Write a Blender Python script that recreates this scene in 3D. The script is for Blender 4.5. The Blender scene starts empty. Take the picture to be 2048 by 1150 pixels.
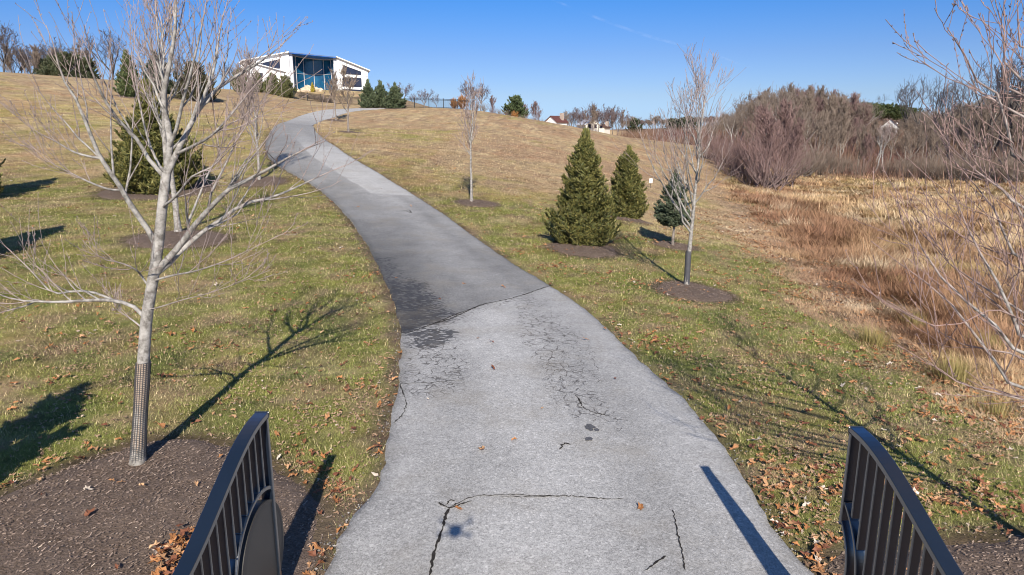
import bpy, math
import numpy as np
from mathutils import Vector
RNG = np.random.default_rng
PI = math.pi
sc = bpy.context.scene
COL = sc.collection
# ------------------------------------------------------------------ camera geometry (used to survey the site)
F, CX, CY = 1365., 1024., 575.
PIT = math.radians(12.8)
cp, sp = math.cos(PIT), math.sin(PIT)
CAMH = 4.0
SUN_EL = math.radians(32.3)
ANTI = np.array([-.0911, .9958])          # ground direction in which shadows fall


def ray(px, py):
    x = (np.asarray(px, float) - CX) / F
    y = -(np.asarray(py, float) - CY) / F
    return np.stack([x, cp + y * sp, y * cp - sp], -1)


def P3(px, py, t):
    return ray(px, py) * t + np.array([0, 0, CAMH])


def onY(px, py, Y):
    r = ray(px, py)
    return r * (Y / r[1]) + np.array([0, 0, CAMH])


def sstep(a, b, x):
    t = np.clip((x - a) / (b - a), 0, 1)
    return t * t * (3 - 2 * t)


# ------------------------------------------------------------------ numpy noise
def vnoise(x, y, seed=0):
    x = np.asarray(x, float); y = np.asarray(y, float)
    xi = np.floor(x); yi = np.floor(y); fx = x - xi; fy = y - yi
    fx = fx * fx * (3 - 2 * fx); fy = fy * fy * (3 - 2 * fy)

    def h(a, b):
        v = np.sin(a * 127.1 + b * 311.7 + seed * 74.7) * 43758.5453
        return v - np.floor(v)
    return (h(xi, yi) * (1 - fx) + h(xi + 1, yi) * fx) * (1 - fy) + (h(xi, yi + 1) * (1 - fx) + h(xi + 1, yi + 1) * fx) * fy


def fbm(x, y, seed=0, o=4):
    s = 0; a = .5; t = 0
    for i in range(o):
        s = s + a * vnoise(x * 2 ** i, y * 2 ** i, seed + i * 7); t += a; a *= .55
    return s / t


# ------------------------------------------------------------------ terrain: thin plate surface through surveyed points
PIX = [
    (0, 145, 95), (100, 152, 95), (200, 165, 96), (300, 172, 100), (450, 182, 112), (520, 188, 120),
    (50, 375, 34), (50, 480, 21.5), (50, 240, 60), (200, 260, 58), (315, 380, 36), (357, 465, 23), (520, 360, 36.5), (450, 300, 48), (420, 230, 75),
    (660, 395, 34.5), (838, 395, 35), (568, 340, 40), (745, 340, 41), (532, 300, 46), (665, 290, 49), (553, 250, 68), (622, 250, 70), (650, 228, 93), (690, 218, 112), (600, 235, 84),
    (640, 203, 128), (720, 205, 128), (660, 184, 140), (585, 184, 140), (740, 184, 141),
    (697, 262, 76), (672, 240, 90), (770, 215, 115), (880, 215, 116), (960, 222, 112), (1000, 231, 108), (1050, 243, 104), (1100, 254, 100), (1180, 269, 98),
    (1250, 276, 140), (1350, 272, 190),
    (900, 330, 50), (1000, 350, 46), (1000, 300, 64), (1100, 300, 72), (1150, 340, 58), (1250, 330, 75), (1300, 370, 58), (955, 405, 35.5), (1170, 490, 26.3), (1255, 437, 33), (800, 260, 76),
    (1375, 570, 19.8), (1345, 490, 26.8), (1700, 600, 22), (2048, 830, 12.2), (1480, 480, 36), (1430, 400, 55), (1400, 350, 82), (1440, 300, 125),
    (1650, 350, 96), (2000, 370, 77), (1850, 450, 46), (1700, 450, 48), (1550, 400, 62), (1530, 378, 80)]
XYZ = [(-12, -12, 0), (0, -12, 0), (8, -12, -.2), (16, -12, -1.3), (-10, 0, 0), (0, 0, 0), (6, 0, -.08), (12, 0, -1.1), (20, 0, -1.8), (-4.6, 7.7, .08), (-12, 8, .15), (0, 8, 0), (2.8, 8, 0), (5.5, 8, -.1), (0, 16, 0), (-6, 14, .12), (-3, 24, .12), (0, 20, .03), (3.2, 12, -.05), (30, 15, -1.9), (40, 35, -1.9), (60, 50, -1.8),
       (-30, 10, .6), (-40, -10, .6), (-60, 20, 3),
       (-100, 130, 12.5), (-70, 135, 12.6), (-40, 175, 13), (-75, 95, 12.3), (-20, 160, 10.0), (-120, 70, 12),
       (0, 150, 5.6), (10, 145, 4.2), (12, 185, 3), (25, 220, 2.6), (-12, 150, 6.6),
       (45, 210, 3.2), (84, 200, 8.5), (100, 230, 10), (72, 182, 4.5), (58, 205, 4.5), (90, 168, 3), (60, 150, .5), (110, 140, 1.5), (130, 100, 1), (140, 215, 5), (80, 240, 4.5), (40, 300, 3.0), (-100, 300, 10), (0, 300, 4), (100, 300, 7), (200, 300, 10), (104, 190, 1.8), (122, 196, 2.6), (200, 150, 6), (200, 0, 0), (200, -100, 0), (-200, -100, 2), (-200, 100, 12), (-200, 300, 10),
       (0, 600, 3), (-400, 600, 8), (400, 600, 8), (800, 300, 4), (-800, 300, 8), (800, 1200, 2), (-800, 1200, 2), (0, 1300, 2), (3500, -100, 0), (-3500, -100, 0), (3500, 3500, 0), (-3500, 3500, 0), (0, 3500, 0), (0, -200, 0)]
_pts = np.array([P3(*p) for p in PIX] + [np.array(q, float) for q in XYZ])
_A = _pts[:, :2]; _n = len(_A)


def _K(d2):
    return .5 * d2 * np.log(d2 + 1e-6)


_M = np.zeros((_n + 3, _n + 3))
_M[:_n, :_n] = _K(((_A[:, None] - _A[None]) ** 2).sum(-1)) + np.eye(_n) * 30
_M[:_n, _n] = 1; _M[:_n, _n + 1:] = _A; _M[_n, :_n] = 1; _M[_n + 1:, :_n] = _A.T
_b = np.zeros(_n + 3); _b[:_n] = _pts[:, 2]
_W = np.linalg.solve(_M, _b)


def tps(x, y):
    x = np.asarray(x, float); y = np.asarray(y, float)
    xf = x.ravel(); yf = y.ravel(); o = np.empty(xf.size)
    for i in range(0, xf.size, 20000):
        X = xf[i:i + 20000]; Y = yf[i:i + 20000]
        d = (X[:, None] - _A[None, :, 0]) ** 2 + (Y[:, None] - _A[None, :, 1]) ** 2
        o[i:i + 20000] = _K(d) @ _W[:_n] + _W[_n] + _W[_n + 1] * X + _W[_n + 2] * Y
    return o.reshape(x.shape)


_ta = np.concatenate([np.linspace(3, 60, 500), np.linspace(60.2, 450, 900)])


def at(px, py):
    """the ground point the photograph shows at pixel (px, py)"""
    r = ray(px, py)
    d = CAMH + r[2] * _ta - tps(r[0] * _ta, r[1] * _ta)
    k = np.where(d < 0)[0]
    if len(k) == 0:
        return P3(px, py, 120)
    i = k[0]; f = d[i - 1] / (d[i - 1] - d[i]); t = _ta[i - 1] + f * (_ta[i] - _ta[i - 1])
    return r * t + np.array([0, 0, CAMH])


# driveway edges as X(Y)
_LX = np.array([-2.6, -2.1, -1.78, -1.68, -1.72, -1.60, -1.52, -1.54, -1.63, -1.76, -1.91, -2.12, -2.34, -2.71, -3.23, -3.96, -4.91, -6.46, -8.18, -9.59, -11.38, -13.82, -15.64, -17.93, -21.51, -25.1, -27.3, -27.6, -27.0, -23])
_LY = np.array([-30, -10, 0, 5.49, 6.22, 6.64, 6.96, 7.61, 8.45, 9.86, 11.23, 12.67, 13.7, 15.33, 17.29, 19.75, 22.92, 27.54, 32.06, 35.2, 37.9, 41.23, 44.43, 50.6, 62.25, 76.67, 91.34, 103.8, 114, 124])
_RX = np.array([2.8, 2.8, 2.85, 2.79, 2.7, 2.7, 2.76, 2.72, 2.68, 2.35, 2.04, 1.55, .96, -.06, -1.41, -3.03, -5.08, -7.36, -9.69, -11.31, -13.71, -17.57, -22.3, -23.7, -24.0, -23.4, -19])
_RY = np.array([-30, -10, 0, 5.59, 6.15, 7.03, 7.75, 8.47, 9.91, 11.43, 13.66, 16.25, 18.1, 21.13, 25.72, 30.82, 35.93, 40., 44.19, 47.08, 52.52, 62.76, 78.0, 87.72, 98.9, 110, 119])
_yy = np.arange(-30, 126, .1)


def _smooth(v, k):
    w = np.hanning(2 * k + 1); w /= w.sum()
    return np.convolve(np.pad(v, k, mode='edge'), w, 'valid')


_Le = np.interp(_yy, _LY, _LX); _Re = np.interp(_yy, _RY, _RX)
_far = sstep(20, 40, _yy)
_Le = _smooth(_Le, 8) * (1 - _far) + _smooth(_Le, 40) * _far
_Re = _smooth(_Re, 8) * (1 - _far) + _smooth(_Re, 40) * _far
_jit = lambda s: .09 * (fbm(_yy * 1.3, _yy * 0 + s, s, 4) - .5) + .05 * (vnoise(_yy * 5, _yy * 0, s + 3) - .5)
_Le += _jit(1); _Re += _jit(2)
_hd = np.gradient(_smooth((_Le + _Re) / 2, 30), .1)
_cosh = 1 / np.sqrt(1 + _hd ** 2)


def road_sd(x, y):
    """signed distance to the driveway's edge, negative on it"""
    L = np.interp(y, _yy, _Le); R = np.interp(y, _yy, _Re); c = np.interp(y, _yy, _cosh)
    d = np.maximum(L - x, x - R) * c
    return np.where(y > 124, 9., d)


# sheet coordinates: fine at the gate, coarse at the horizon
NU, KU, AU = 300, .0208, 12.
JB = 0
while AU * math.sinh(JB * KU) > -70:
    JB -= 1
_ui = np.arange(-NU, NU + 1); _vj = np.arange(JB, NU + 1)
_gx = AU * np.sinh(_ui * KU); _gy = AU * np.sinh(_vj * KU)
GX, GY = np.meshgrid(_gx, _gy)
GZ = tps(GX, GY)
_rsd = road_sd(GX, GY)
_near = 1 - sstep(40, 120, np.hypot(GX, GY))
_bump = (fbm(GX * .45, GY * .45, 11, 4) - .5) * .14 + (fbm(GX * 1.6, GY * 1.6, 15, 3) - .5) * .05
GZ = GZ + _bump * _near * sstep(.15, 1.6, _rsd)
GZ = GZ + (fbm(GX * .05, GY * .05, 21, 4) - .5) * 1.2 * sstep(60, 200, np.hypot(GX, GY)) * sstep(1, 12, _rsd)


def gz(x, y):
    x = np.asarray(x, float); y = np.asarray(y, float)
    u = np.clip(np.arcsinh(x / AU) / KU + NU, 0, 2 * NU - 1e-6); v = np.clip(np.arcsinh(y / AU) / KU - JB, 0, len(_vj) - 1 - 1e-6)
    i = u.astype(int); j = v.astype(int); fu = u - i; fv = v - j
    return (GZ[j, i] * (1 - fu) + GZ[j, i + 1] * fu) * (1 - fv) + (GZ[j + 1, i] * (1 - fu) + GZ[j + 1, i + 1] * fu) * fv


# meadow boundary x_b(y)
_mb = np.array([at(*p)[:2] for p in [(2048, 880), (1850, 775), (1700, 665), (1570, 555), (1490, 480), (1440, 420), (1405, 375), (1405, 340), (1425, 305)]])
_mb = np.vstack([[11.0, -30], [9.5, 0], _mb, [60, 160], [90, 220], [150, 300]])
_o = np.argsort(_mb[:, 1]); _mb = _mb[_o]


def meadow(x, y):
    xb = np.interp(y, _mb[:, 1], _mb[:, 0])
    n = (fbm(x * .5, y * .5, 5) - .5) * 2.2
    return (x - xb) + n * np.clip(y / 20, .4, 2)


def wood(x, y):
    """how far inside the wood beyond the meadow"""
    yb = np.interp(x, [24, 33, 38, 42, 45, 56, 75, 120, 300], [400, 190, 112, 95, 96, 84, 78, 70, 60])
    return y - yb + (fbm(x * .08, y * .08, 9) - .5) * 10


# mulch beds: (x, y, radius along x, radius along y)
BEDS = []
_poly1 = np.array([(-9, 1.0), *[tuple(at(*p)[:2]) for p in [(0, 985), (60, 955), (130, 922), (250, 885), (330, 868), (400, 870), (480, 885), (560, 925), (620, 965), (668, 1010), (668, 1060), (640, 1150)]], (-1.85, 4.5), (-2.0, 2.0), (-2.2, -1), (-6, -1.5)])
_poly2 = np.array([*[tuple(at(*p)[:2]) for p in [(1625, 1135), (1640, 1096), (1700, 1090), (1800, 1088), (1900, 1075), (2000, 1060), (2048, 1062)]], (6.2, 6.0), (7.4, 5.0), (7.6, 2), (6, -1), (3.2, -1.5), (3.0, 2), (3.0, 4.5)])


def poly_sd(poly, x, y):
    d = np.full(x.shape, 1e9); ins = np.zeros(x.shape, bool)
    for i in range(len(poly)):
        a = poly[i]; b = poly[(i + 1) % len(poly)]
        e = b - a; wx = x - a[0]; wy = y - a[1]
        t = np.clip((wx * e[0] + wy * e[1]) / (e @ e), 0, 1)
        d = np.minimum(d, np.hypot(wx - t * e[0], wy - t * e[1]))
        c = ((a[1] > y) != (b[1] > y)) & (x < (b[0] - a[0]) * (y - a[1]) / (b[1] - a[1] + 1e-12) + a[0])
        ins ^= c
    return np.where(ins, -d, d)


def bed_sd(x, y):
    """distance to the nearest mulch, negative on it"""
    d = np.minimum(poly_sd(_poly1, x, y), poly_sd(_poly2, x, y))
    for (bx, by, rx, ry, *_s) in BEDS:
        q = np.hypot((x - bx) / rx, (y - by) / ry)
        d = np.minimum(d, (q - 1) * min(rx, ry))
    return d


# ------------------------------------------------------------------ ground colours (albedo, linear)
def C(*v):
    return np.array(v, float)


GREEN, OLIVE, STRAW, BROWN, TAN = C(.230, .232, .062), C(.350, .290, .110), C(.53, .41, .235), C(.345, .225, .135), C(.405, .300, .168)
SOIL, REED, SEDGE, LITTER = C(.15, .110, .075), C(.56, .43, .25), C(.25, .15, .09), C(.20, .13, .09)


def mix(a, b, t):
    t = np.asarray(t)[..., None]
    return a * (1 - t) + b * t


def field_col(x, y):
    d = np.hypot(x, y)
    n1 = fbm(x * .35, y * .35, 31); n2 = fbm(x * .09, y * .09, 37, 5); n3 = fbm(x * 1.3, y * 1.3, 41)
    sd = road_sd(x, y)
    g = 1.05 - np.where(x < -6, sstep(18, 100, y) * .92, sstep(14, 60, y) * .92) + (n1 - .5) * 1.3 + (n2 - .5) * 1.4
    g = g + .35 * sstep(6, 1, sd) * sstep(60, 20, y)
    c = mix(OLIVE, GREEN, sstep(.55, 1.1, g))
    c = mix(c, TAN, sstep(.62, .18, g))
    c = mix(c, BROWN, sstep(.48, .68, fbm(x * .11 + 7, y * .11, 43, 5)) * sstep(25, 50, y) * sstep(-16, -2, x) * .8)
    c = mix(c, BROWN, sstep(.52, .72, fbm(x * .16 + 3, y * .16, 47, 5)) * sstep(28, 50, y) * .55)
    c = mix(c, STRAW, sstep(.58, .75, n3) * .45)
    c = mix(c, STRAW * .95, sstep(.60, .72, fbm(x * .5, y * .2, 53, 4)) * sstep(20, 35, y) * .6)
    c = mix(c, C(.34, .235, .14), sstep(.55, .70, fbm(x * .9 + 11, y * .9, 55, 5)) * .7)
    c = mix(c, C(.30, .21, .135), sstep(.54, .68, fbm(x * 2.1, y * 2.1, 57, 4)) * .7)
    c = mix(c, C(.155, .175, .050), sstep(.58, .72, fbm(x * .8, y * .8 + 9, 59, 5)) * sstep(45, 15, y) * .75)
    m = sstep(-.6, .9, meadow(x, y))
    r = mix(REED, OLIVE * .9, sstep(.5, .75, fbm(x * .22, y * .22, 61)) * .75)
    r = r * .68  # meadow floor coloured darker, standing in for shade between the clumps
    r = mix(r, SEDGE * .8, sstep(.45, .65, fbm(x * .1, y * .1, 67, 5)) * .6)
    r = mix(r, LITTER * 1.6, sstep(4, 0, meadow(x, y)) * .7)
    c = mix(c, r, m)
    c = mix(c, LITTER, sstep(-2, 6, wood(x, y)) * sstep(18, 24, x))
    c = mix(c, C(.55, .40, .22), sstep(125, 160, y) * sstep(-5, 5, x) * sstep(60, 45, x))
    c = mix(c, SOIL, sstep(.30, .02, bed_sd(x, y)) * .85)
    # worn soil along the driveway's edge
    e = np.clip(1 - sd / (.13 + .42 * fbm(x * 1.2, y * 1.2, 71)), 0, 1) * sstep(80, 40, y)
    c = mix(c, SOIL, np.clip(e * 1.6, 0, 1) * (x < 0) + np.clip(e, 0, 1) * .7 * (x >= 0))
    return c


# ------------------------------------------------------------------ mesh building
class Acc:
    def __init__(s):
        s.V = []; s.Fc = []; s.n = 0; s.A = {}

    def add(s, V, Fs, **at_):
        V = np.asarray(V, np.float32).reshape(-1, 3)
        s.V.append(V)
        for f in (Fs if isinstance(Fs, (list, tuple)) else [Fs]):
            s.Fc.append(np.asarray(f, np.int64) + s.n)
        s.n += len(V)
        for k, v in at_.items():
            s.A.setdefault(k, []).append(np.broadcast_to(np.asarray(v, np.float32), (len(V),) + np.shape(v)[1:] if np.ndim(v) else (len(V),)))

    def mesh(s, name, mats, smooth=True):
        me = bpy.data.meshes.new(name)
        V = np.concatenate(s.V); me.vertices.add(len(V)); me.vertices.foreach_set('co', V.ravel())
        li = np.concatenate([f.ravel() for f in s.Fc]); tot = np.concatenate([np.full(len(f), f.shape[1]) for f in s.Fc])
        st = np.concatenate([[0], np.cumsum(tot)[:-1]])
        me.loops.add(len(li)); me.loops.foreach_set('vertex_index', li.astype(np.int32))
        me.polygons.add(len(tot)); me.polygons.foreach_set('loop_start', st.astype(np.int32)); me.polygons.foreach_set('loop_total', tot.astype(np.int32))
        me.polygons.foreach_set('use_smooth', np.full(len(tot), smooth))
        for k, v in s.A.items():
            v = np.concatenate(v)
            if v.ndim == 1:
                a = me.attributes.new(k, 'FLOAT', 'POINT'); a.data.foreach_set('value', v.astype(np.float32))
            else:
                a = me.attributes.new(k, 'FLOAT_COLOR', 'POINT')
                a.data.foreach_set('color', np.hstack([v, np.ones((len(v), 1))]).astype(np.float32).ravel())
        for m in (mats if isinstance(mats, (list, tuple)) else [mats]):
            me.materials.append(m)
        me.update(calc_edges=True); me.validate()
        return me


def link(name, me, parent=None, loc=None):
    o = bpy.data.objects.new(name, me); COL.objects.link(o)
    if parent:
        o.parent = parent
    if loc is not None:
        o.location = loc
    return o


def tag(o, label=None, cat=None, group=None, kind=None):
    if label: o['label'] = label
    if cat: o['category'] = cat
    if group: o['group'] = group
    if kind: o['kind'] = kind
    return o


def thing(name, label, cat, loc=(0, 0, 0), rz=0, group=None):
    o = bpy.data.objects.new(name, None); COL.objects.link(o)
    o.location = tuple(float(v) for v in loc); o.rotation_euler = (0, 0, rz); o.empty_display_size = .2
    return tag(o, label, cat, group)


def copy_thing(root, loc, rz=0, scale=None, label=None, group=None):
    r = root.copy(); COL.objects.link(r); r.location = tuple(float(v) for v in loc); r.rotation_euler = (0, 0, rz)
    if scale is not None: r.scale = scale if np.ndim(scale) else (scale,) * 3
    if label: r['label'] = label
    if group: r['group'] = group
    for ch in list(root.children):
        c = ch.copy(); COL.objects.link(c); c.parent = r
        for g in ch.children:
            d = g.copy(); COL.objects.link(d); d.parent = c
    return r


def tubes(acc, paths, radii, n=5, tw=None, tr=.0042):
    paths = np.asarray(paths, float); radii = np.asarray(radii, float)
    if paths.ndim == 2: paths = paths[None]; radii = radii[None]
    B, Pn, _ = paths.shape
    T = np.gradient(paths, axis=1); T /= np.linalg.norm(T, axis=-1, keepdims=True) + 1e-9
    mt = np.abs(T.mean(1)); ref = np.zeros((B, 3)); ref[np.arange(B), mt.argmin(1)] = 1
    a = np.cross(T, ref[:, None]); a /= np.linalg.norm(a, axis=-1, keepdims=True) + 1e-9
    b = np.cross(T, a)
    an = np.arange(n) * 2 * PI / n
    V = paths[:, :, None] + radii[:, :, None, None] * (a[:, :, None] * np.cos(an)[:, None] + b[:, :, None] * np.sin(an)[:, None])
    idx = np.arange(B * Pn * n).reshape(B, Pn, n)
    q = np.stack([idx[:, :-1], np.roll(idx, -1, 2)[:, :-1], np.roll(idx, -1, 2)[:, 1:], idx[:, 1:]], -1).reshape(-1, 4)
    if tw is None: tw = np.clip(1 - (radii - tr) / (tr * 1.5), 0, 1)
    acc.add(V.reshape(-1, 3), q, tw=np.repeat(np.broadcast_to(tw, radii.shape).reshape(-1), n))


def spawn(rng, paths, radii, K, t0, t1, ang, L, Pn, up=.3, curve=.3, wob=.06, rr=.6, rtip=.003, tpow=1.):
    B, P0, _ = paths.shape
    T = np.gradient(paths, axis=1)
    t = t0 + (t1 - t0) * ((np.arange(K) + rng.random((B, K))) / K) ** tpow
    u = t * (P0 - 1); i = np.minimum(u.astype(int), P0 - 2); f = (u - i)[..., None]
    bi = np.arange(B)[:, None]
    S = paths[bi, i] * (1 - f) + paths[bi, i + 1] * f
    D = T[bi, i] * (1 - f) + T[bi, i + 1] * f; D /= np.linalg.norm(D, axis=-1, keepdims=True) + 1e-9
    R = radii[bi, i] * (1 - f[..., 0]) + radii[bi, i + 1] * f[..., 0]
    rv = rng.normal(size=S.shape); pr = rv - (rv * D).sum(-1, keepdims=True) * D
    pr[..., 2] += .15; pr /= np.linalg.norm(pr, axis=-1, keepdims=True) + 1e-9
    a = np.radians(rng.uniform(*ang, size=(B, K)))[..., None]
    d = np.cos(a) * D + np.sin(a) * pr; d[..., 2] += up; d /= np.linalg.norm(d, axis=-1, keepdims=True)
    plen = np.linalg.norm(np.diff(paths, axis=1), axis=-1).sum(1)[:, None]
    Ln = L(t, plen) * rng.uniform(.6, 1.25, (B, K))
    s = np.linspace(0, 1, Pn)
    q = S[:, :, None] + Ln[..., None, None] * d[:, :, None] * s[:, None]
    q[..., 2] += (Ln[..., None] * curve * s ** 2)
    w = np.cumsum(rng.normal(size=q.shape) * wob, axis=2) * Ln[..., None, None] / Pn ** .5; w[:, :, 0] = 0
    q = q + w
    r0 = np.minimum(R * rr, Ln * .03 + .002)[..., None]
    r = np.maximum(r0 * (1 - s) ** .8, rtip)
    return q.reshape(B * K, Pn, 3), r.reshape(B * K, Pn)


def resample(pts, n):
    pts = np.asarray(pts, float); d = np.concatenate([[0], np.cumsum(np.linalg.norm(np.diff(pts, axis=0), axis=1))])
    # Catmull-Rom through the points, then even spacing
    out = []
    for i in range(len(pts) - 1):
        p0 = pts[max(i - 1, 0)]; p1 = pts[i]; p2 = pts[i + 1]; p3 = pts[min(i + 2, len(pts) - 1)]
        for t in np.linspace(0, 1, 8, endpoint=False):
            out.append(.5 * ((2 * p1) + (-p0 + p2) * t + (2 * p0 - 5 * p1 + 4 * p2 - p3) * t * t + (-p0 + 3 * p1 - 3 * p2 + p3) * t ** 3))
    out.append(pts[-1]); out = np.array(out)
    d = np.concatenate([[0], np.cumsum(np.linalg.norm(np.diff(out, axis=0), axis=1))])
    s = np.linspace(0, d[-1], n)
    return np.stack([np.interp(s, d, out[:, k]) for k in range(3)], -1)


def box(acc, x0, x1, y0, y1, z0, z1):
    V = [(x, y, z) for z in (z0, z1) for y in (y0, y1) for x in (x0, x1)]
    acc.add(V, np.array([(0, 2, 3, 1), (4, 5, 7, 6), (0, 1, 5, 4), (2, 6, 7, 3), (0, 4, 6, 2), (1, 3, 7, 5)]))


def prism(acc, poly, y0, y1):
    """polygon in x,z extruded from y0 to y1"""
    n = len(poly); V = [(p[0], y0, p[1]) for p in poly] + [(p[0], y1, p[1]) for p in poly]
    q = np.array([(i, (i + 1) % n, n + (i + 1) % n, n + i) for i in range(n)])
    acc.add(V, [q, np.arange(n)[None][:, ::-1], np.arange(n, 2 * n)[None]])


# ------------------------------------------------------------------ materials
class N:
    def __init__(s, name):
        s.m = bpy.data.materials.new(name); s.m.use_nodes = True
        s.t = s.m.node_tree; s.b = s.t.nodes['Principled BSDF']
        s.b.inputs['Roughness'].default_value = .9
        s.b.inputs['Specular IOR Level'].default_value = .25

    def nd(s, typ, ins=None, **pr):
        n = s.t.nodes.new('ShaderNode' + typ)
        for k, v in pr.items(): setattr(n, k, v)
        for k, v in (ins or {}).items():
            if hasattr(v, 'is_output') or isinstance(v, bpy.types.NodeSocket): s.t.links.new(v, n.inputs[k])
            else: n.inputs[k].default_value = v
        return n

    def math(s, op, a, b=None, c=None, clamp=False):
        i = {0: a}
        if b is not None: i[1] = b
        if c is not None: i[2] = c
        n = s.nd('Math', i, operation=op); n.use_clamp = clamp
        return n.outputs[0]

    def attr(s, name, out='Fac'):
        return s.nd('Attribute', attribute_name=name).outputs[out]

    def noise(s, scale, detail=4, rough=.55, vec=None):
        i = {'Scale': scale, 'Detail': detail, 'Roughness': rough}
        if vec is not None: i['Vector'] = vec
        return s.nd('TexNoise', i).outputs['Fac']

    def pos(s):
        return s.nd('NewGeometry').outputs['Position']

    def objc(s):
        return s.nd('TexCoord').outputs['Object']

    def rng(s, v, a, b, c=0., d=1.):
        n = s.nd('MapRange', {'Value': v, 'From Min': a, 'From Max': b, 'To Min': c, 'To Max': d}); n.clamp = True
        return n.outputs[0]

    def mix(s, f, a, b, mode='MIX'):
        n = s.t.nodes.new('ShaderNodeMix'); n.data_type = 'RGBA'; n.blend_type = mode
        for k, v in ((0, f), (6, a), (7, b)):
            if isinstance(v, bpy.types.NodeSocket): s.t.links.new(v, n.inputs[k])
            else: n.inputs[k].default_value = v if np.ndim(v) == 0 else (tuple(v) + (1,) if len(v) == 3 else tuple(v))
        return n.outputs[2]

    def out(s, key, v):
        if isinstance(v, bpy.types.NodeSocket): s.t.links.new(v, s.b.inputs[key])
        else: s.b.inputs[key].default_value = tuple(v) + (1,) if np.ndim(v) and len(v) == 3 else v

    def bump(s, h, st=.5, d=.02):
        s.out('Normal', s.nd('Bump', {'Height': h, 'Strength': st, 'Distance': d}).outputs[0])


def plain(name, col, rough=.6, spec=.4, metal=0., var=.12, scale=6.):
    m = N(name); n = m.noise(scale, 5, .6, m.objc())
    col = np.array(col)
    m.out('Base Color', m.mix(m.rng(n, .3, .7), col * (1 - var), col * (1 + var)))
    m.out('Roughness', rough); m.out('Specular IOR Level', spec); m.out('Metallic', metal)
    return m.m


def m_ground():
    m = N('turf'); p = m.pos(); c = m.attr('col', 'Color')
    n = m.noise(9, 6, .7, p); n2 = m.noise(45, 4, .7, p); n3 = m.noise(1.6, 5, .6, p)
    v = m.math('ADD', m.rng(n, .3, .7, .72, 1.22), m.rng(n2, .25, .75, -.28, .28))
    v = m.math('ADD', v, m.rng(n3, .3, .7, -.26, .26))
    st = m.nd('VectorMath', {0: p, 1: (1., 1.6, 0)}, operation='MULTIPLY').outputs[0]
    v = m.math('ADD', v, m.rng(m.noise(.55, 7, .75, st), .36, .64, -.24, .24))
    red = m.rng(m.noise(.33, 6, .7, p), .48, .62, 0, .5)
    cc = m.nd('CombineColor', {0: v, 1: v, 2: v}).outputs[0]
    c = m.mix(red, c, m.mix(1., c, (1.12, .90, .82), 'MULTIPLY'))
    m.out('Base Color', m.mix(1., c, cc, 'MULTIPLY'))
    m.out('Specular IOR Level', .1)
    m.bump(m.math('ADD', n, m.math('MULTIPLY', n2, .5)), .8, .05)
    return m.m


def m_veg(name, spec=.2, rough=.7):
    m = N(name); m.out('Base Color', m.attr('col', 'Color')); m.out('Roughness', rough); m.out('Specular IOR Level', spec)
    return m.m


def m_bark(name, c0, c1, tw, scale=14.):
    m = N(name); p = m.objc()
    n = m.noise(scale, 6, .7, p); n2 = m.noise(scale * .25, 4, .6, p)
    b = m.mix(m.rng(n, .38, .64), c0, c1)
    b = m.mix(m.rng(n2, .45, .65, 0, .45), b, np.array(c1) * 1.25)
    t = m.attr('tw')
    tv = m.mix(m.rng(n2, .35, .65), np.array(tw) * .75, np.array(tw) * 1.25)
    m.out('Base Color', m.mix(t, b, tv)); m.out('Specular IOR Level', .2); m.out('Roughness', .85)
    m.bump(n, .5, .01)
    return m.m


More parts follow.
